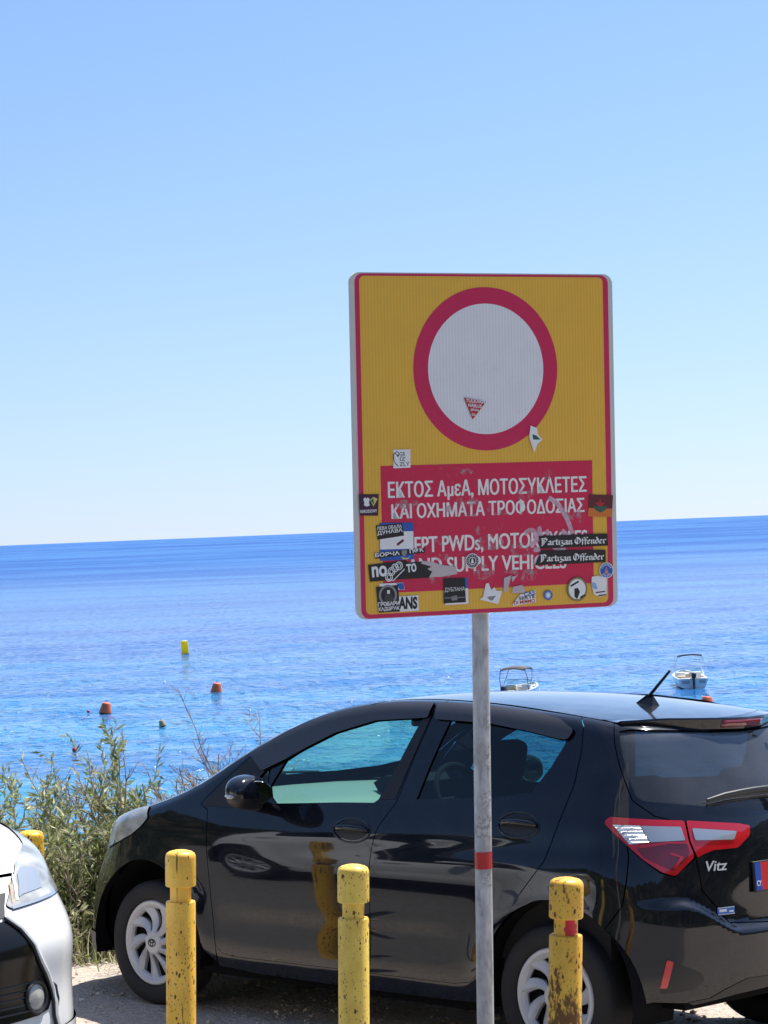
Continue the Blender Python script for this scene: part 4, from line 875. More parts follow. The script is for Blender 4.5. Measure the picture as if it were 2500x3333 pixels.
def build_sign():
    W_, H_ = 1.0167, 1.1911
    c = Vector((.3705, 8.40, 2.5389)); e1 = Vector((.92073105, .3901908, -.00233899)); e2 = Vector((.01899337, -.03882966, .99906532)); e3 = Vector((.38973527, -.91991489, -.04316271))
    root = empty('road_sign'); tag(root, 'yellow no vehicles sign with white disc and red panel on a grey steel pole', 'sign')
    base = c - e1 * W_ / 2 - e2 * H_ / 2
    pbot = Vector((.266, 8.46, 0)); ptop = c + e2 * (H_ * .42); ptop = Vector((.3245 + .0272 * (ptop.z - 1.93), 8.452, ptop.z)); pbot = Vector((.3245 + .0272 * (-.1 - 1.93), 8.452, -.1))
    root.location = (pbot.x, pbot.y, gz(pbot.x, pbot.y))
    inv = Matrix.Translation(-Vector(root.location))
    fm = Matrix((e1, e2, e3)).transposed().to_4x4(); fm.translation = base
    face = empty_child('sign_panel', root); face.matrix_local = inv @ fm
    # pole
    mp_ = mat('galvanised_steel', (.5, .5, .52), .5, metal=.15); t = NT(mp_); cc = t.coord((1, 1, .35)); n = t.noise(cc, 38, 5, .65); n2 = t.noise(t.coord(), 9, 3)
    t.set('Base Color', t.mix(t.ramp(n2, [(.45, 0.0), (.65, .6)]), t.ramp(n, [(.30, (.28, .28, .29)), (.48, (.50, .51, .53)), (.70, (.66, .67, .69))]), (.30, .28, .26))); t.set('Roughness', t.ramp(n, [(.3, .65), (.7, .42)]))
    g = MB(); pb = pbot - Vector(root.location); pt = ptop - Vector(root.location); g.tube([pb + (pt - pb) * k / 8 for k in range(9)], .0302, 28); pole = recalc(g.build('pole', mp_, root))
    def ring_at(nm, z0, z1, m_, r=.0306, a0=0, a1=2 * math.pi, jag=0):
        V = []; F = []; n = 26; rg = random.Random(int(z0 * 1000))
        for j, z in enumerate((z0, (z0 + z1) / 2, z1)):
            for i in range(n + 1):
                a = a0 + (a1 - a0) * i / n; zz = z + (rg.uniform(-jag, jag) if j != 1 else 0); ax = pbot.x + .0272 * (zz - pbot.z)
                V.append((ax + r * math.cos(a) - root.location.x, 8.452 + r * math.sin(a) - root.location.y, zz - root.location.z))
        for j in range(2):
            for i in range(n): F.append((j * (n + 1) + i, j * (n + 1) + i + 1, (j + 1) * (n + 1) + i + 1, (j + 1) * (n + 1) + i))
        return recalc(meshobj(nm, V, F, m_, pole))
    redt = mat('red_tape', (.55, .02, .025), .35); old = mat('weathered_paper', (.55, .54, .52), .9); t = NT(old); t.set('Base Color', t.ramp(t.noise(t.coord((1, 1, 1)), 70, 4, .7), [(.4, (.28, .28, .28)), (.55, (.58, .57, .55))]))
    tag(ring_at('tape_band', 1.045, 1.105, redt, .0309), 'red tape band round the pole')
    ring_at('paper_scrap', 1.265, 1.318, old, .0307, -1.75, -.35, .004); ring_at('paper_scrap', 1.155, 1.235, old, .0307, -2.6, -.4, .008); ring_at('paper_scrap', .985, 1.028, old, .0307, -1.7, -.4, .006); ring_at('paper_scrap', 1.40, 1.47, old, .0307, -1.2, -.3, .014); ring_at('paper_scrap', 1.54, 1.59, old, .0307, -1.0, -.3, .012)
    # bracket behind
    g = MB(); 
    for z in (.25, .95): g.box((W_ * .48, z, -.020), (.5, .035, .012))
    g.build('bracket', mp_, face, smooth=False)
    # materials
    def film(nm, col, amt, stain=(.30, .22, .12)):
        m_ = mat(nm, col, .38, spec=.4); t = NT(m_); cc = t.coord(out='Object')
        wv = t.new('ShaderNodeTexWave'); wv.wave_type = 'BANDS'; wv.bands_direction = 'X'; wv.inputs['Scale'].default_value = 26; wv.inputs['Distortion'].default_value = .35; wv.inputs['Detail'].default_value = 1; t.l.new(cc, wv.inputs['Vector'])
        n = t.noise(cc, 9, 5, .65); n2 = t.noise(cc, 60, 4, .7)
        f = t.math('MULTIPLY', t.ramp(n2, [(.58, 0.0), (.74, 1.0)]), t.ramp(n, [(.45, 0.0), (.65, .45)]))
        cl = t.mix(f, col, stain); cl = t.mix(t.math('MULTIPLY', wv.outputs['Fac'], amt), cl, tuple(.78 * q for q in col)); cl = t.mix(t.math('MULTIPLY', t.ramp(n, [(.3, 0.0), (.7, 1.0)]), .28), cl, tuple(min(1, .72 * q + .02) for q in col))
        t.set('Base Color', cl); return m_
    yl = film('yellow_reflective_film', (.97, .555, .075), .55); wh = film('white_reflective_film', (.93, .93, .95), .45, (.45, .44, .44)); rd = film('faded_red_film', (.70, .028, .115), .10, (.55, .28, .30)); rd2 = film('worn_red_film', (.72, .026, .095), .05, (.62, .36, .40)); alu = mat('aluminium_rim', (.66, .65, .62), .6, metal=.1); wtxt = film('white_lettering_film', (.95, .95, .92), .03)
    def rr(x0, y0, x1, y1, r, n=7):
        P = []
        for cx, cy, a in ((x1 - r, y1 - r, 0), (x0 + r, y1 - r, 90), (x0 + r, y0 + r, 180), (x1 - r, y0 + r, 270)):
            for k in range(n + 1): q = R(a + 90 * k / n); P.append((cx + r * math.cos(q), cy + r * math.sin(q)))
        return P
    def slab(nm, P, z, m_, parent=face, th=.0006): g = MB(); g.prism(P, z - th, z); o = recalc(g.build(nm, m_, parent, smooth=False)); return o
    # folded aluminium tray
    g = MB(); g.prism(rr(0, 0, W_, H_, .036), -.010, 0); tray = recalc(g.build('aluminium_tray', alu, face, smooth=False))
    slab('red_border', rr(.0185, .002, .9985, 1.187, .030), .0008, rd); slab('yellow_field', rr(.0355, .0165, .977, 1.179, .018), .0016, yl)
    cx, cy = .5096, .8565; el = lambda a, b, n=96: [(cx + a * math.cos(2 * math.pi * k / n), cy + b * math.sin(2 * math.pi * k / n)) for k in range(n)]
    slab('red_ring', el(.2788, .2858), .0024, rd); slab('white_disc', el(.2232, .2283), .0032, wh)
    slab('red_panel', [(.1018, .0876), (.9195, .0876), (.9215, .5272), (.1000, .5262)], .0024, rd2)
    def fit(body, q, z, m_, parent, bold=.0, nm='lettering', hscale=1.0):
        o_, a, b = (Vector(p) for p in q); w = (a - o_); h = (b - o_)
        ln = w.length; w.normalize(); hv = Vector((-w.y, w.x)); hh = abs(h.dot(hv)) * hscale; sl = 0
        V, F = text_geo(body, ln, hh, bold); o_ = o_ - hv * (hh * (1 - 1 / hscale)); P = [(o_.x + w.x * v[0] + hv.x * v[1], o_.y + w.y * v[0] + hv.y * v[1], z) for v in V]
        return meshobj(nm, P, F, m_, parent, smooth=False)
    for k, (body, q) in enumerate(SG['text']):
        o = fit(body, q, .0031, wtxt, face, 0, hscale=(1.29 if 'μ' in body else 1.2) if ',' in body else 1.0); me = o.data; V0 = [v.co[:] for v in me.vertices]; F0 = [tuple(p.vertices) for p in me.polygons]; n = len(V0); V = []; F = []
        for j, (dx, dy) in enumerate(((0, 0), (.0016, 0), (-.0016, 0), (0, .0008), (0, -.0008))): V += [(x + dx, y + dy, z - .00004 * j) for x, y, z in V0]; F += [tuple(i + n * j for i in f) for f in F0]
        m2 = bpy.data.meshes.new('lettering'); m2.from_pydata(V, [], F); m2.materials.append(wtxt); o.data = m2
    # ---- stickers
    ink = mat('black_ink', (.016, .017, .02), .45); ink2 = mat('dark_grey_ink', (.06, .06, .065), .5); pw = film('sticker_white', (.93, .93, .93), .0, (.55, .55, .57)); blu = mat('blue_ink', (.03, .12, .48), .4); lbl = mat('pale_blue_ink', (.30, .48, .75), .4); purp = mat('dark_purple_ink', (.055, .018, .05), .4); orn = mat('orange_ink', (.72, .20, .04), .45); mar = mat('maroon_ink', (.14, .02, .03), .45); grn = mat('green_ink', (.03, .13, .09), .45); yel = mat('pale_yellow_ink', (.70, .62, .22), .45); redi = mat('red_ink', (.5, .02, .04), .45); pink = mat('pink_ink', (.62, .28, .30), .45); gry = mat('grey_ink', (.28, .28, .29), .5)
    paste = film('torn_paper_remains', (.62, .54, .55), .0, (.5, .3, .32)); 
    gl = bpy.data.materials.new('faded_spray_paint'); gl.use_nodes = True; tt = NT(gl); tt.p.inputs['Base Color'].default_value = (.78, .52, .62, 1); tt.p.inputs['Roughness'].default_value = .6; tt.set('Alpha', tt.ramp(tt.noise(tt.coord(), 55, 4, .65), [(.30, .4), (.58, .9)]))
    wr = bpy.data.materials.new('scuffed_film'); wr.use_nodes = True; tt = NT(wr); tt.p.inputs['Base Color'].default_value = (.66, .48, .52, 1); tt.p.inputs['Roughness'].default_value = .6; tt.set('Alpha', tt.ramp(tt.noise(tt.coord((1, .6, 1)), 42, 5, .75), [(.48, .0), (.66, .55)]))
    ZS = [.0038]
    def st(P, m_, label, z=None):
        ZS[0] += .00011; o = slab('sticker', P, ZS[0] if z is None else z, m_, face, .0001); tag(o, label); return o, ZS[0]
    def on(parent, z, P, m_, nm='print', dz=.00004): return slab(nm, P, z + dz, m_, parent, .00003)
    def disc(c_, r, n=40, ry=None): ry = ry or r; return [(c_[0] + r * math.cos(2 * math.pi * k / n), c_[1] + ry * math.sin(2 * math.pi * k / n)) for k in range(n)]
    def stroke(pts, w): 
        pts = [Vector(p) for p in pts]; L = []; Rr = []
        for i, p in enumerate(pts):
            d = (pts[min(i + 1, len(pts) - 1)] - pts[max(i - 1, 0)]).normalized(); n = Vector((-d.y, d.x)); L.append(tuple(p + n * w)); Rr.append(tuple(p - n * w))
        return L + Rr[::-1]
    S = SG
    def strip(pts, w, z, m_, parent, nm='print'):
        P = stroke(pts, w); n = len(pts); V = [(x, y, z) for x, y in P]; F = [(i, i + 1, 2 * n - 2 - i, 2 * n - 1 - i) for i in range(n - 1)]; return recalc(meshobj(nm, V, F, m_, parent, smooth=False))
    def smooth(pts, n=6):
        P = [Vector(p) for p in pts]; out = []
        for i in range(len(P) - 1):
            a, b, c_, d = P[max(i - 1, 0)], P[i], P[i + 1], P[min(i + 2, len(P) - 1)]
            for k in range(n): q = k / n; out.append(.5 * ((2 * b) + (c_ - a) * q + (2 * a - 5 * b + 4 * c_ - d) * q * q + (3 * b - a - 3 * c_ + d) * q ** 3))
        return out + [P[-1]]
    # scuffs and spray marks on the red panel
    for q in S['smear']: slab('scuff_mark', q, .0034, wr, face, .0001)
    rg = random.Random(19)
    for k in range(24):
        x, y = rg.uniform(.12, .9), rg.uniform(.1, .50); slab('scuff_mark', disc((x, y), rg.uniform(.012, .06), 14, rg.uniform(.008, .03)), .0033 + k * .00001, wr, face, .00005)
    for q in S['graf']: strip(smooth(q), .0085, .0036, gl, face, 'spray_stroke')
    # stickers proper
    o, z = st(S['griz'], pw, 'white square sticker with a line drawing and black letters on the top left of the red panel')
    strip(smooth(S['griz_c']), .0014, z + .0001, ink, o); on(o, z, S['griz_d'], ink)
    for b, q in S['griz_t']: fit(b, q, z + .0001, ink, o, .01)
    o, z = st(S['nar'], purp, 'dark purple sticker with a white eagle on the left edge'); on(o, z, S['nar_e'], pw); on(o, z, S['nar_d'], yel); on(o, z + .00006, S['nar_d2'], grn); fit('NARODOWY', S['nar_t'], z + .0001, pw, o, .02)
    o, z = st(S['star'], mar, 'maroon and orange sticker with a red star on the right edge'); on(o, z, S['star_o'], orn); on(o, z + .00006, S['star_s'], redi); on(o, z + .00012, S['star_w'], grn)
    o, z = st(S['serb'], blu, 'blue and white banded sticker under two black strips'); on(o, z, S['serb_w'], pw); on(o, z, S['serb_y'], yel); on(o, z + .00006, [(S['serb_w'][0][0] + .06, S['serb_w'][0][1] - .045), (S['serb_w'][0][0] + .085, S['serb_w'][0][1] - .028), (S['serb_w'][0][0] + .09, S['serb_w'][0][1] - .036), (S['serb_w'][0][0] + .065, S['serb_w'][0][1] - .052)], mar)
    o, z = st(S['dun'], ink, 'tilted black sticker with two lines of white Cyrillic letters')
    for b, q in S['dun_t']: fit(b, q, z + .0001, pw, o, .02)
    o, z = st(S['bor'], ink, 'long black strip sticker with a small shield between white Cyrillic words'); on(o, z, S['bor_s'], gry)
    for b, q in S['bor_t']: fit(b, q, z + .0001, pw, o, .03)
    o, z = st(S['no_w'], paste, 'torn pale paper remains beside the black strip'); 
    o, z = st(S['no'], ink, 'torn black strip sticker with white lettering and a knuckle outline')
    for b, q in S['no_t']: fit(b, q, z + .0001, pw, o, .03)
    for c_ in S['no_k']:
        strip([(c_[0] + .0125 * math.cos(a), c_[1] + .0135 * math.sin(a)) for a in np.linspace(0, 2 * math.pi, 22)], .0016, z + .0001, pw, o); strip([(c_[0] + .0065 * math.cos(a), c_[1] + .0075 * math.sin(a)) for a in np.linspace(0, 2 * math.pi, 18)], .0012, z + .0001, pw, o)
    strip(S['no_h'][:3], .0016, z + .0001, pw, o)
    o, z = st(S['small'], pw, 'small white and blue sticker half hidden under the black strip'); on(o, z, S['small_b'], blu)
    o, z = st(S['fans'], pw, 'white sticker with three bold black letters'); fit(S['fans_t'][0], S['fans_t'][1], z + .0001, ink, o, .05)
    o, z = st(S['gro'], ink, 'black sticker with a dark figure in a grey ring above white Cyrillic letters'); gc = S['gro_c']
    strip([(gc[0] + .030 * math.cos(a), gc[1] + .032 * math.sin(a)) for a in np.linspace(0, 2 * math.pi, 34)], .004, z + .00006, gry, o); on(o, z + .00006, S['gro_b'], ink2); on(o, z + .00012, S['gro_f'], pw)
    for b, q in S['gro_t']: fit(b, q, z + .00016, pw, o, .03)
    o, z = st(S['duk2'], pw, 'blue and white sticker showing behind the black one'); on(o, z, [S['duk2'][1], S['duk2'][1], (S['duk2'][1][0] - .02, S['duk2'][1][1]), (S['duk2'][2][0] - .02, S['duk2'][2][1] + .055), (S['duk2'][2][0], S['duk2'][2][1] + .055)][1:], blu)
    o, z = st(S['duk'], ink, 'black square sticker with one white line of letters'); fit('ДУБЛАНА', S['duk_t'], z + .0001, pw, o, .0); [on(o, z, q, gry) for q in S['duk_s']]
    o, z = st(S['torn'], pw, 'torn white paper with a dark smudge at the bottom edge'); on(o, z, S['torn_e'], gry)
    for k, q in enumerate(S['tape']): st(q, paste, 'torn pink paper remains along the lower red edge')
    o, z = st(S['mimmo'], pw, 'white cut out sticker with blue and black words'); 
    for (b, q), m_ in zip(S['mimmo_t'], (blu, ink, redi)): fit(b, q, z + .0001, m_, o, .03)
    c_, e_ = S['disc']; r = abs(e_[0] - c_[0]); o, z = st(disc(c_, r), blu, 'small blue round sticker'); on(o, z, disc(c_, r * .72), lbl); on(o, z + .00006, disc(c_, r * .42), pw)
    c_, ex, ey = S['yel']; rx = abs(ex[0] - c_[0]); ry = abs(ey[1] - c_[1]); o, z = st(disc(c_, rx, 40, ry), ink2, 'round white sticker with a pale yellow rim and black drawing'); on(o, z, disc(c_, rx * .95, 40, ry * .95), yel); on(o, z + .00006, disc(c_, rx * .82, 40, ry * .82), pw); [on(o, z + .00012, q, ink) for q in S['yel_d']]; strip([(c_[0] + rx * .885 * math.cos(a), c_[1] + ry * .885 * math.sin(a)) for a in np.linspace(0, 6.28, 40)], .0012, z + .00016, ink2, o)
    o, z = st(S['torn2'], pw, 'torn white and blue sticker in the lower right corner'); on(o, z, S['torn2_b'], lbl); [on(o, z, q, ink) for q in S['torn2_d']]
    c_, e_ = S['badge']; r = abs(e_[0] - c_[0]); o, z = st(disc(c_, r), pw, 'round blue badge sticker with a pink tower'); on(o, z, disc(c_, r * .9), blu); x, y = c_; on(o, z + .00006, [(x - .010, y - .016), (x - .003, y + .004), (x, y + .014), (x + .003, y + .004), (x + .010, y - .016), (x + .004, y - .012), (x - .004, y - .012)], pink)
    for a in np.linspace(.5, 2.64, 8): strip([(x + r * .62 * math.cos(a), y + r * .62 * math.sin(a)), (x + r * .82 * math.cos(a), y + r * .82 * math.sin(a))], .0013, z + .0001, pw, o)
    for a in np.linspace(3.9, 5.5, 6): strip([(x + r * .55 * math.cos(a), y + r * .55 * math.sin(a)), (x + r * .82 * math.cos(a), y + r * .82 * math.sin(a))], .0011, z + .0001, pw, o)
    c_, e_ = S['mug']; r = abs(e_[0] - c_[0]); o, z = st(disc(c_, r), pw, 'round black and white sticker between the words of the last line'); on(o, z, disc(c_, r * .88), ink); x, y = c_; strip([(x + r * .5 * math.cos(a), y + r * .5 * math.sin(a)) for a in np.linspace(0, 6.28, 26)], .0012, z + .0001, pw, o)
    on(o, z + .00006, [(x - .006, y - .008), (x - .003, y + .006), (x, y + .010), (x + .003, y + .006), (x + .006, y - .008)], pw)
    for a in np.linspace(0, 6.28, 18)[:-1]: strip([(x + r * .62 * math.cos(a), y + r * .62 * math.sin(a)), (x + r * .78 * math.cos(a), y + r * .78 * math.sin(a))], .0010, z + .0001, pw, o)
    # black strips in broad-nib blackletter
    GL = {'P': ([[(.1, 0), (.1, .95), (0, 1.05)], [(.1, .95), (.5, 1.05), (.75, .8), (.6, .5), (.2, .45)], [(-.1, -.1), (.25, 0)], [(.32, .1), (.32, .9)]], .85),
          'a': ([[(.05, .5), (.3, .6), (.42, .5), (.42, .08), (.55, 0)], [(.42, .3), (.1, .25), (.05, .08), (.2, 0), (.42, .12)]], .6), 'r': ([[(.0, .5), (.12, .6), (.12, .06), (.22, 0)], [(.12, .45), (.36, .62), (.42, .5)]], .46),
          't': ([[(.18, .85), (.18, .08), (.34, .0)], [(0, .58), (.38, .58)]], .42), 'i': ([[(.0, .5), (.12, .6), (.12, .06), (.24, 0)], [(.1, .78), (.16, .84)]], .32), 'z': ([[(.02, .55), (.36, .58), (.14, .32), (.4, .12), (.3, -.22), (.02, -.15)]], .48),
          'n': ([[(.0, .5), (.1, .6), (.1, .06), (.2, 0)], [(.1, .45), (.34, .6), (.42, .5), (.42, .08), (.54, 0)]], .6), 'O': ([[(.45, 1.0), (.08, .75), (.05, .3), (.35, 0), (.75, .2), (.8, .65), (.5, .95), (.25, 1.02)], [(.38, .15), (.38, .9)]], .95),
          'f': ([[(.14, -.12), (.14, .85), (.36, 1.0), (.46, .9)], [(0, .56), (.36, .56)]], .40), 'e': ([[(.06, .3), (.40, .42), (.34, .58), (.12, .55), (.06, .1), (.22, 0), (.42, .1)]], .52), 'd': ([[(.42, .5), (.12, .55), (.06, .1), (.24, 0), (.44, .12), (.44, .6), (.18, .98)]], .58), ' ': ([], .3)}
    for k in range(2):
        o, z = st(S['part'][k], ink, ('black strip sticker with blackletter words, upper of the two' if k == 0 else 'black strip sticker with blackletter words, lower of the two'))
        q = S['part_t'][k]; o_, a, b = (Vector(p) for p in q); w = a - o_; hgt = abs((b - o_).y) * .86; word = 'Partizan Offender'; tot = sum(GL[ch][1] for ch in word); sx = w.length / tot; x = 0; w.normalize(); hv = Vector((-w.y, w.x)); V = []; F = []
        nib = Vector((.055 * sx * 1.5, .075 * hgt))
        for ch in word:
            for sk in GL[ch][0]:
                pts = [o_ + w * ((x + px) * sx) + hv * (py * hgt) for px, py in sk]; j = len(V)
                for p in pts: V += [(p.x - nib.x, p.y - nib.y, z + .0001), (p.x + nib.x, p.y + nib.y, z + .0001)]
                F += [(j + 2 * i, j + 2 * i + 1, j + 2 * i + 3, j + 2 * i + 2) for i in range(len(pts) - 1)]
            x += GL[ch][1]
        meshobj('lettering', V, F, pw, o, smooth=False)
    o, z = st(S['tri'], redi, 'red and white triangle sticker pointing down inside the white disc')
    for b, q in S['tri_t']: fit(b, q, z + .0001, pw, o, .02)
    o, z = st(S['ringst'], pw, 'torn white and green sticker on the lower right of the red ring'); on(o, z, S['ringst_g'], grn)
build_sign()
# ------------------------------------------------------------ bollards
def bollard_mat(name, rust, col=(.95, .555, .085), seed=0):
    m_ = mat(name, col, .42, spec=.4); t = NT(m_); tc = t.coord((1, 1, .55)); mp = t.new('ShaderNodeMapping'); mp.inputs['Location'].default_value = (seed * 3.1, seed * 1.7, seed * 2.3); t.l.new(tc, mp.inputs['Vector']); v = mp.outputs[0]
    n1 = t.noise(v, 6, 4, .6); n2 = t.noise(v, 55, 4, .65); vo = t.new('ShaderNodeTexVoronoi'); vo.inputs['Scale'].default_value = 42; t.l.new(v, vo.inputs['Vector'])
    n3 = t.noise(v, 3.2, 3, .6)
    dens = t.math('MINIMUM', t.math('ADD', t.math('MULTIPLY', t.math('SUBTRACT', n3, .5), .95), .10 + .09 * rust), .42)
    chip = t.ramp(t.math('SUBTRACT', vo.outputs['Distance'], t.math('ADD', t.math('MULTIPLY', t.math('SUBTRACT', n2, .5), .5), t.math('MULTIPLY', dens, .62))), [(.06, 1.0), (.10, 0.0)])
    vo2 = t.new('ShaderNodeTexVoronoi'); vo2.inputs['Scale'].default_value = 95; t.l.new(v, vo2.inputs['Vector']); pin = t.ramp(t.math('SUBTRACT', vo2.outputs['Distance'], t.math('MULTIPLY', dens, .7)), [(.06, 1.0), (.10, 0.0)])
    sc = t.ramp(t.math('ADD', t.math('MULTIPLY', n1, .6), t.math('MULTIPLY', n2, .4)), [(.615 - .055 * rust, 0.0), (.65 - .05 * rust, 1.0)])
    stain = t.ramp(t.noise(v, 11, 5, .7), [(.45 - .06 * rust, 0.0), (.75, .6)])
    base = t.mix(stain, col, (.55, .24, .025)); base = t.mix(t.ramp(n2, [(.3, .35), (.6, 0.0)]), base, (.85, .60, .08))
    mp2 = t.new('ShaderNodeMapping'); mp2.inputs['Scale'].default_value = (26, 26, 2.2); t.l.new(v, mp2.inputs['Vector']); run = t.ramp(t.noise(mp2.outputs[0], 1.0, 4, .65), [(.655 - .03 * rust, 0.0), (.68 - .03 * rust, 1.0)])
    f = t.math('MAXIMUM', t.math('MAXIMUM', t.math('MULTIPLY', chip, .95), t.math('MULTIPLY', run, .9)), t.math('MAXIMUM', t.math('MULTIPLY', pin, .8), t.math('MULTIPLY', sc, .9)))
    t.set('Base Color', t.mix(f, base, t.mix(n2, (.055, .022, .016), (.17, .065, .03)))); t.set('Roughness', t.mix(f, .40, .85)); t.set('Normal', t.bump(f, -.5, .003)); return m_
BM = [bollard_mat('chipped_yellow_paint', .35, seed=1), bollard_mat('bright_chipped_yellow_paint', .45, (.97, .70, .14), seed=2), bollard_mat('rusted_yellow_paint', 1.6, (.93, .52, .07), seed=3), bollard_mat('orange_rusted_yellow_paint', .7, (.94, .56, .04), seed=4)]
red_paint = mat('red_paint_patch', (.60, .012, .03), .4)
def make_bollard():
    root = empty('bollard'); r = .057; g = MB(); g.lathe([(r, -.1), (r, .813), (r - .002, .819), (.041, .820), (.0, .820)], 40); g.build('post', BM[0], root, sharp=30)
    g = MB(); g.lathe([(.0405, .815), (.0405, .89)], 36); g.build('neck', BM[0], root)
    g = MB(); g.lathe([(.036, .876), (.055, .877), (.058, .880), (.0585, .888), (.0585, .984), (.0575, .994), (.053, 1.003), (.044, 1.009), (.026, 1.014), (0, 1.016)], 40); g.build('cap', BM[0], root, sharp=40)
    return root
def dup(root, loc):
    r_ = root.copy(); COL.objects.link(r_); r_.location = loc
    for ch in list(root.children): c_ = ch.copy(); COL.objects.link(c_); c_.parent = r_
    return r_
BOLL = [((-.829, 9.167, 1.061), -.035, 'yellow bollard in front of the dark car front wheel'), ((-.165, 8.804, 1.030), -.034, 'bright yellow bollard with small dark chips in front of the dark car doors'),
        ((.570, 8.158, 1.048), -.052, 'rustiest yellow bollard with a red patch, in front of the rear wheel'), ((-1.6333, 10.713, .9735), -.03, 'yellow bollard half hidden behind the white car nose')]
proto = make_bollard()
for k, ((x, y, ztop), lean, lab) in enumerate(BOLL):
    o = proto if k == 0 else dup(proto, (x, y, 0))
    dz = ztop - 1.016; o.location = (x - math.sin(-lean) * 1.0, y, dz); o.rotation_euler = (Matrix.Rotation(-lean, 3, 'Y') @ Matrix.Rotation(.7 * k, 3, 'Z')).to_euler()
    tag(o, lab, 'bollard', 'yellow steel bollards along the parking strip')
    for ch in o.children:
        ch.material_slots[0].link = 'OBJECT'; ch.material_slots[0].material = BM[k]
    if k == 2:
        V = []; F = []; n = 14
        for j, z in enumerate(np.linspace(.822, .876, 6)):
            for i in range(n + 1): a = -2.32 + (1.25 - (.35 if j in (0, 4, 5) else 0)) * i / n - (.15 if j == 2 else 0); a -= .7 * k; V.append((.0411 * math.cos(a + .62), .0411 * math.sin(a + .62), z))
        for j in range(5):
            for i in range(n): F.append((j * (n + 1) + i, j * (n + 1) + i + 1, (j + 1) * (n + 1) + i + 1, (j + 1) * (n + 1) + i))
        meshobj('red_patch', V, F, red_paint, o)
# ------------------------------------------------------------ buoys and boats
buoy_or = mat('orange_buoy_plastic', (.62, .10, .035), .5); t = NT(buoy_or); t.set('Base Color', t.ramp(t.noise(t.coord(), 3, 3), [(.35, (.62, .09, .03)), (.65, (.82, .17, .06))]))
buoy_dk = mat('dark_waterline', (.03, .02, .02), .8); buoy_ye = mat('yellow_buoy_fabric', (.97, .80, .01), .5)
def translucent(m_, fac):
    t_ = NT(m_); tl = t_.new('ShaderNodeBsdfTranslucent'); mx = t_.new('ShaderNodeMixShader'); mx.inputs[0].default_value = fac; src = t_.p.inputs['Base Color']
    if src.is_linked: t_.l.new(src.links[0].from_socket, tl.inputs[0])
    else: tl.inputs[0].default_value = src.default_value
    t_.l.new(t_.p.outputs[0], mx.inputs[1]); t_.l.new(tl.outputs[0], mx.inputs[2]); t_.l.new(mx.outputs[0], t_.n['Material Output'].inputs[0])
translucent(buoy_ye, .6)
buoy_rd = mat('red_buoy_plastic', (.55, .02, .03), .4); buoy_tan = mat('tan_buoy_plastic', (.36, .24, .13), .7); buoy_wh = mat('white_float', (.8, .8, .8), .5)
def buoy_cone(x, y, s, label, tilt=(0, 0), mats=None, rz=0, group=None):
    root = empty('mooring_buoy', (x, y, SEA_Z), rz); root.rotation_euler = (tilt[0], tilt[1], rz); tag(root, label, 'buoy', group)
    g = MB(); g.lathe([(.30 * s, -.12 * s), (.40 * s, -.06 * s), (.41 * s, .03 * s)], 28); g.build('waterline_band', buoy_dk, root)
    g = MB(); g.lathe([(.41 * s, .03 * s), (.405 * s, .08 * s), (.27 * s, .62 * s), (.25 * s, .66 * s), (.20 * s, .69 * s), (0, .70 * s)], 28); g.build('float_body', mats or buoy_or, root, sharp=50)
    g = MB(); g.tube([(-.07 * s, 0, .69 * s), (-.06 * s, 0, .80 * s), (.0, 0, .84 * s), (.06 * s, 0, .80 * s), (.07 * s, 0, .69 * s)], .018 * s, 6); recalc(g.build('lifting_ring', buoy_dk, root)); return root
GB = 'orange cone mooring buoys'
buoy_cone(-18.67, 156.3, 1.0, 'orange cone buoy nearest the bush, with a tiny red float beside it', (.02, .14), group=GB)
buoy_cone(-12.53, 171.9, 1.05, 'orange cone buoy just left of the dark car roofline, below the yellow buoy', (.03, .12), group=GB)
buoy_cone(18.35, 139.9, 1.08, 'orange cone buoy showing over the dark car roof below the right boat', (-.08, .10), group=GB)
buoy_cone(-13.75, 143.6, .52, 'small tan cone float in the water above the bare twigs', (.05, -.25), buoy_tan)
root = empty('marker_buoy', (-19.67, 230.8, SEA_Z)); tag(root, 'tall yellow inflatable marker buoy on the open water', 'buoy'); root.rotation_euler = (.02, -.05, .5)
g = MB(); g.box((0, 0, .66), (.60, .60, 1.30), bev=.14); g.build('inflated_body', buoy_ye, root, sharp=60)
g = MB(); g.box((0, 0, .0), (.62, .62, .16), bev=.04); g.build('waterline_band', buoy_dk, root)
g = MB(); g.box((0, 0, 1.28), (.52, .52, .05), bev=.02); g.build('top_patch', mat('pale_yellow_fabric', (.75, .72, .30), .6), root)
def ball(name, x, y, r, mt, label):
    g = MB(); g.lathe([(r * math.cos(a), r * math.sin(a)) for a in np.linspace(-1.1, math.pi / 2, 14)], 24); o = g.build(name, mt); o.location = (x, y, SEA_Z + r * .55); tag(o, label, 'buoy'); return o
ball('float_ball', -17.10, 128.7, .14, buoy_rd, 'round red float just above the leafy bush'); ball('float_ball', -19.95, 157.6, .10, buoy_rd, 'tiny red float left of the orange cone buoy'); ball('float_ball', -17.6, 186.8, .09, buoy_wh, 'tiny white float between the two orange cone buoys')
gel = mat('white_gelcoat', (.78, .77, .74), .25, coat=.5); navy = mat('navy_canvas', (.012, .02, .07), .7); grey_c = mat('grey_canvas', (.09, .07, .07), .8); steel = mat('stainless_tube', (.6, .62, .66), .25, metal=.8); motor = mat('dark_outboard', (.015, .02, .03), .3); tan = mat('tan_upholstery', (.52, .42, .26), .7); shade = mat('grey_deck', (.42, .38, .36), .7); hullblue = mat('dark_antifouling', (.02, .045, .06), .6); wscreen = glass_mat('boat_windscreen', (.65, .82, .85))
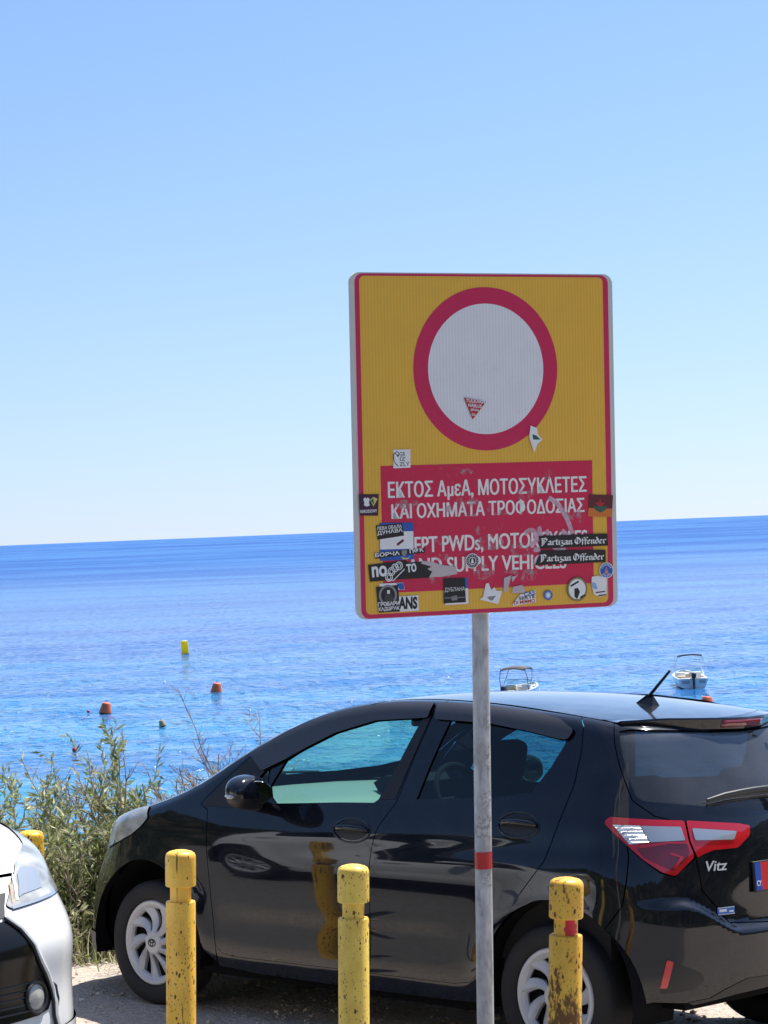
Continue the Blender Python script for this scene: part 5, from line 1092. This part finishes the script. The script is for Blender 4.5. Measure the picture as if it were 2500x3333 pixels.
def make_boat(x, y, rz, label, canopy):
    root = empty('motor_boat', (x, y, SEA_Z), rz); tag(root, label, 'boat', 'small motor boats moored off the shore')
    # hull stations from stern (y=0) to bow (y=5.2); local +y ahead
    st = [(0, .98, .62, .34), (1.2, 1.04, .64, .36), (2.6, 1.02, .70, .40), (3.8, .82, .78, .50), (4.7, .42, .86, .62), (5.25, .04, .92, .80)]
    V = []; F = []
    for yy, w, h, c_ in st:
        k0 = -.22 + .12 * (yy / 5.25) ** 3 * 4
        V += [(0, yy, k0), (w * .80, yy, .05 + .3 * (yy / 5.25) ** 3), (w, yy, h - .06), (w, yy, h), (w - .16 * min(1, w * 2), yy, h)]
    n = 5
    for i in range(len(st) - 1):
        for j in range(n - 1): F.append((i * n + j, i * n + j + 1, (i + 1) * n + j + 1, (i + 1) * n + j))
    m_ = len(V); V += [(-a, b, c_) for a, b, c_ in V]; F += [tuple(q + m_ for q in f[::-1]) for f in F]
    F.append((0, 1, 2, 3, 4, m_ + 4, m_ + 3, m_ + 2, m_ + 1))
    mi = [1 if np.mean([V[q][2] for q in f]) < .12 else 0 for f in F]
    h = recalc(meshobj('hull', V, F, [gel, hullblue], root, mi=mi)); h.data.set_sharp_from_angle(angle=R(30))
    g = MB(); g.box((0, 2.1, .26), (1.7, 4.0, .06)); g.box((0, 4.1, .74), (.9, 1.4, .05), bev=.02); g.box((-.5, .25, .50), (.62, .42, .30), bev=.03); g.box((.62, .22, .50), (.30, .42, .30), bev=.03); g.build('deck', gel, root)
    g = MB(); g.box((-.52, -.012, .40), (.52, .02, .22)); g.box((.60, -.012, .42), (.40, .02, .24)); g.build('transom_panel', shade, root, smooth=False)
    g = MB(); g.box((.10, .75, .52), (.50, .40, .36), bev=.06); g.box((.10, .98, .78), (.50, .10, .34), bev=.04); g.box((-.58, 1.4, .55), (.5, .5, .36), bev=.06); g.build('seat', tan, root)
    g = MB(); g.box((-.52, 2.4, .62), (.62, .5, .62), bev=.06); g.box((.55, 2.4, .62), (.6, .5, .62), bev=.06); g.build('console', gel, root)
    for a, b in (((-.86, 2.5), (-.18, 2.75)), ((.22, 2.75), (.86, 2.5))): g = MB(); g.add([(a[0], a[1], .92), (b[0], b[1], .92), (b[0], b[1] - .15, 1.26), (a[0], a[1] - .15, 1.24)], [(0, 1, 2, 3)]); g.build('windscreen_pane', wscreen, root, smooth=False)
    g = MB()
    for zz in (1.26,): g.tube([(-.88, 2.3, zz - .02), (-.18, 2.62, zz), (.2, 2.62, zz), (.88, 2.3, zz - .02)], .018, 6)
    for s_ in (-1, 1):
        g.tube([(s_ * .92, 1.6, .62), (s_ * .96, 1.45, 1.4), (s_ * .80, 1.35, 2.05)], .022, 6); g.tube([(s_ * .92, 1.6, .62), (s_ * .90, 2.4, 1.3), (s_ * .78, 2.8, 1.98)], .018, 6)
        g.tube([(s_ * .5, 4.9, .9), (s_ * .8, 3.9, 1.12), (s_ * .95, 3.2, 1.0)], .015, 6)
    recalc(g.build('canopy_frame', steel if canopy == 'folded' else navy, root))
    g = MB()
    if canopy == 'folded': g.tube([(-.82, 1.35, 2.04), (-.3, 1.35, 2.11), (.1, 1.35, 2.13), (.5, 1.35, 2.10), (.82, 1.35, 2.06)], .055, 8); recalc(g.build('canopy_roll', navy, root))
    else:
        V = []; F = []
        for yy, zz in ((1.3, 2.02), (1.8, 2.14), (2.4, 2.14), (2.85, 1.98)):
            for xx in np.linspace(-.82, .82, 9): V.append((xx, yy, zz - .10 * (xx / .82) ** 2))
        for a in range(3):
            for b in range(8): F.append((a * 9 + b, a * 9 + b + 1, a * 9 + b + 10, a * 9 + b + 9))
        o = meshobj('canopy', V, F, grey_c, root); sm = o.modifiers.new('thickness', 'SOLIDIFY'); sm.thickness = .04
    mr = empty_child('outboard_motor', root); g = MB(); g.box((-.02, -.30, .86), (.30, .50, .36), bev=.09); g.build('cowling', motor, mr, sharp=60); g = MB(); g.box((-.02, -.30, .38), (.15, .24, .66), bev=.04); g.box((-.02, -.34, .02), (.10, .40, .30), bev=.03); g.box((-.02, -.10, .62), (.2, .2, .16), bev=.03); g.build('drive_leg', motor, mr)
    return root
make_boat(19.9, 157.7, .02, 'white motor boat seen from the stern with a bare canopy frame', 'folded')
make_boat(7.25, 151.8, -.42, 'white motor boat with a raised grey canopy half hidden behind the dark car roof', 'up')
# ------------------------------------------------------------ stones
def stone(a, d, s, label, cat='stone', squash=.6, seed=1, col=(.55, .42, .33)):
    x = CAR_O.x + a * HX.x + d * LX0.x; y = CAR_O.y + a * HX.y + d * LX0.y; rg = np.random.default_rng(seed); bm = bmesh.new(); bmesh.ops.create_icosphere(bm, subdivisions=3, radius=1)
    ph = rg.uniform(0, 6, 9); fr = rg.uniform(.8, 2.6, 9); dr_ = rg.normal(size=(9, 3)); dr_ /= np.linalg.norm(dr_, axis=1, keepdims=True)
    for v in bm.verts:
        p = np.array(v.co); k = 1 + .10 * sum(math.sin(fr[i] * 2 * float(p @ dr_[i]) + ph[i]) for i in range(9)) / 2; q = p * k * s; v.co = (q[0] * 1.15, q[1] * .85, q[2] * squash)
    m_ = mat('stone_' + str(seed) if False else 'dusty_stone', col, .95, spec=.15); t_ = NT(m_); t_.set('Base Color', t_.ramp(t_.noise(t_.coord(), 30, 4), [(.35, tuple(.7 * c_ for c_ in col)), (.65, tuple(min(1, 1.15 * c_) for c_ in col))]))
    me = bpy.data.meshes.new('stone'); bm.to_mesh(me); bm.free(); me.materials.append(m_); me.polygons.foreach_set('use_smooth', [True] * len(me.polygons)); me.set_sharp_from_angle(angle=R(28)); o = bpy.data.objects.new('stone', me); COL.objects.link(o); o.location = (x, y, gz(x, y) + s * squash * .35); tag(o, label, cat)
stone(3.62, .55, .055, 'reddish stone by the corner of the white car bumper', seed=3, col=(.46, .27, .21), squash=.8)
# ------------------------------------------------------------ shrubs on the edge
leaf_m = mat('olive_leaf', (.07, .09, .035), .45, spec=.4); t = NT(leaf_m); at = t.new('ShaderNodeAttribute', attribute_name='tone')
t.set('Base Color', t.ramp(at.outputs['Fac'], [(0, (.06, .085, .03)), (.25, (.18, .22, .07)), (.5, (.33, .37, .14)), (.72, (.50, .50, .27)), (1, (.75, .71, .55))]))
translucent(leaf_m, .4)
bark_m = mat('grey_twig_bark', (.16, .12, .09), .9); t = NT(bark_m); t.set('Base Color', t.ramp(t.noise(t.coord(), 20, 3), [(.35, (.20, .16, .125)), (.65, (.50, .43, .36))]))
dry_m = mat('dry_twig_bark', (.34, .25, .18), .9); t = NT(dry_m); t.set('Base Color', t.ramp(t.noise(t.coord(), 15, 3), [(.35, (.16, .10, .075)), (.6, (.45, .34, .26))]))
def tubes(segs, n=5):
    """one mesh from many tapered stems: list of (points, radii)"""
    V = []; F = []
    for pts, rs in segs:
        k0 = len(V); P = np.array(pts); T = np.gradient(P, axis=0); T /= np.maximum(np.linalg.norm(T, axis=1, keepdims=True), 1e-9)
        A = np.cross(T, [.31, .2, .93]); A /= np.maximum(np.linalg.norm(A, axis=1, keepdims=True), 1e-9); B = np.cross(T, A)
        for i in range(len(P)):
            for q in range(n): a = 2 * math.pi * q / n; V.append(P[i] + (A[i] * math.cos(a) + B[i] * math.sin(a)) * rs[i])
        for i in range(len(P) - 1):
            for q in range(n): F.append((k0 + i * n + q, k0 + i * n + (q + 1) % n, k0 + (i + 1) * n + (q + 1) % n, k0 + (i + 1) * n + q))
    return V, F
def grow(rng, p, d, length, nseg, wander, up=.0):
    pts = [np.array(p, float)]; d = np.array(d, float)
    for i in range(nseg):
        d = d + rng.normal(0, wander, 3) + [0, 0, up]; d /= np.linalg.norm(d); pts.append(pts[-1] + d * length / nseg)
    return np.array(pts), d
def leaves(rng, pts, ll, lw, per, spread=.75, tone=(.0, 1.0)):
    """lens-shaped leaves set along a shoot: two bent quads each"""
    V = []; F = []; TN = []
    L = np.linalg.norm(np.diff(pts, axis=0), axis=1).sum(); n = max(3, int(L * per))
    for k in range(n):
        u = (k + rng.uniform(0, .8)) / n * (len(pts) - 1); i = min(int(u), len(pts) - 2); f = u - i; p = pts[i] * (1 - f) + pts[i + 1] * f; tg = pts[i + 1] - pts[i]; tg /= np.linalg.norm(tg)
        r_ = rng.normal(size=3); r_ -= tg * (r_ @ tg); r_ /= np.linalg.norm(r_); d = tg * rng.uniform(.55, 1.1) + r_ * spread; d /= np.linalg.norm(d)
        w = np.cross(d, rng.normal(size=3)); w /= np.linalg.norm(w); nn = np.cross(d, w); l = ll * rng.uniform(.65, 1.25); wd = lw * rng.uniform(.7, 1.2); b = rng.normal(0, .12)
        k0 = len(V); V += [p, p + d * l * .45 + w * wd * .5 + nn * l * b * .3, p + d * l + nn * l * b, p + d * l * .45 - w * wd * .5 + nn * l * b * .3, p + d * l * .45 + nn * (l * b * .3 - wd * .12)]
        F += [(k0, k0 + 1, k0 + 4), (k0 + 1, k0 + 2, k0 + 4), (k0 + 2, k0 + 3, k0 + 4), (k0 + 3, k0, k0 + 4)]; tn = float(np.clip(rng.beta(2, 2.4) * (tone[1] - tone[0]) + tone[0], 0, 1)); TN += [tn] * 4
    return V, F, TN
def leaf_obj(V, F, TN, parent, mt=leaf_m):
    o = meshobj('foliage', V, F, mt, parent, smooth=False); a = o.data.attributes.new('tone', 'FLOAT', 'FACE'); a.data.foreach_set('value', np.array(TN, np.float32)); return o
def shrub(x, y, h, rad, label, seed, nst=26, per=62, ll=.062, tone=(.0, 1.0), dead=.12):
    rng = np.random.default_rng(seed); z = gz(x, y); root = empty('shrub', (x, y, z)); tag(root, label, 'shrub', 'leafy shrubs at the cliff edge')
    segs = []; V = []; F = []; TN = []
    for k in range(nst):
        a = rng.uniform(0, 6.28); b = rng.uniform(.05, 1.0); p = [rng.normal(0, rad * .28), rng.normal(0, rad * .28), -.1]; H = h * rng.uniform(.55, 1.06)
        pts, d = grow(rng, p, [math.cos(a) * b * .75, math.sin(a) * b * .75, 1], H * 1.05, 9, .13, .02); segs.append((pts, np.linspace(.009, .0022, len(pts))))
        for q in range(rng.integers(7, 12)):
            i = rng.integers(1, len(pts) - 1); dd = rng.normal(size=3) * .65 + [0, 0, .65]; s_, _ = grow(rng, pts[i], dd, rng.uniform(.10, .34) * h / 1.2 + .05, 5, .16, .06); segs.append((s_, np.linspace(.0035, .0012, len(s_))))
            if rng.uniform() > dead:
                v, f, tn = leaves(rng, s_, ll, ll * .25, per, tone=tone); o_ = len(V); V += v; F += [tuple(j + o_ for j in t_) for t_ in f]; TN += tn
            for q2 in range(2):
                s2, _ = grow(rng, s_[rng.integers(1, len(s_))], rng.normal(size=3) * .7 + [0, 0, .5], rng.uniform(.08, .18), 4, .15, .05); segs.append((s2, np.linspace(.002, .001, len(s2))))
                if rng.uniform() > dead: v, f, tn = leaves(rng, s2, ll, ll * .25, per, tone=tone); o_ = len(V); V += v; F += [tuple(j + o_ for j in t_) for t_ in f]; TN += tn
        v, f, tn = leaves(rng, pts[4:], ll, ll * .25, per * .8, tone=tone); o_ = len(V); V += v; F += [tuple(j + o_ for j in t_) for t_ in f]; TN += tn
    v, f = tubes(segs); meshobj('branches', v, f, bark_m, root); leaf_obj(V, F, TN, root); return root
def bare(x, y, h, label, seed, nst, lean, mt=dry_m, fan=.5):
    rng = np.random.default_rng(seed); root = empty('dry_bush', (x, y, gz(x, y))); tag(root, label, 'dry bush'); segs = []
    def sub(p, d, L, r, lev):
        pts, dd = grow(rng, p, d, L, 7, .10 if lev else .07, .02); segs.append((pts, np.linspace(r, r * .35, len(pts))))
        if lev < 3:
            for q in range(3 + int(rng.integers(0, 3))):
                i = int(rng.integers(2, len(pts) - 1)); sd = np.cross(dd, rng.normal(size=3)); sd /= np.linalg.norm(sd); sub(pts[i], dd * .75 + sd * .7 + [0, 0, .12], L * rng.uniform(.25, .5), r * .55, lev + 1)
    for k in range(nst):
        a = rng.uniform(0, 6.28); sub([rng.normal(0, .1), rng.normal(0, .1), -.05], [math.cos(a) * fan + lean[0], math.sin(a) * fan + lean[1], 1], h * rng.uniform(.75, 1.08), .010, 0)
    v, f = tubes(segs); meshobj('twigs', v, f, mt, root); return root
def weeds(x, y, n, label, seed, h=.22, rad=.3):
    rng = np.random.default_rng(seed); root = empty('weed_clump', (x, y, gz(x, y))); tag(root, label, 'weeds'); V = []; F = []; TN = []
    for k in range(n):
        px, py = rng.normal(0, rad, 2) * [1, .5]; a = rng.uniform(0, 6.28); l = h * rng.uniform(.5, 1.3); d = np.array([math.cos(a) * .45, math.sin(a) * .45, 1]); s_, _ = grow(rng, [px, py, gz(x + px, y + py) - root.location.z - .01], d, l, 4, .14); w = np.array([-math.sin(a), math.cos(a), 0]) * .004; o_ = len(V)
        for i, p in enumerate(s_): V += [p - w * (1 - i / 4.6), p + w * (1 - i / 4.6)]
        F += [(o_ + 2 * i, o_ + 2 * i + 1, o_ + 2 * i + 3, o_ + 2 * i + 2) for i in range(4)]; TN += [rng.uniform(.45, .95)] * 4
    o = leaf_obj(V, F, TN, root); return root
def pc_(a, d): return (CAR_O.x + a * HX.x + d * LX0.x, CAR_O.y + a * HX.y + d * LX0.y)
for px, py, h, rad, lab, sd, ns in ((-2.02, 13.25, 1.02, .50, 'olive green shrub directly right of the half hidden bollard', 2, 30), (-1.52, 13.45, 1.18, .46, 'tallest olive green shrub with upright sprays left of the dark car nose', 5, 30),
                                   (-2.75, 13.6, 1.06, .5, 'olive green shrub rising behind the white car hood', 7, 30), (-1.12, 13.95, .86, .34, 'low olive green shrub close behind the dark car headlight', 9, 22)):
    shrub(px, py, h, rad, lab, sd, int(ns * .85))
shrub(-1.78, 13.2, .42, .42, 'low grey green shrub filling the foot of the leafy bushes', 12, 30, 50, .04, (.25, 1.0))
bare(-1.30, 13.75, 1.10, 'bare brown bush with forking twigs above the dark car hood', 4, 26, (.12, 0), fan=.66)
bare(-1.02, 13.95, 1.06, 'thin bare twigs standing just left of the windscreen pillar', 6, 14, (.08, 0), fan=.36)
weeds(-1.72, 13.03, 240, 'yellow green weeds at the foot of the shrubs beside the front bumper', 3)
shrub(1.35, 13.9, .86, .25, 'single leafy sprig seen through the front side window', 15, 6)
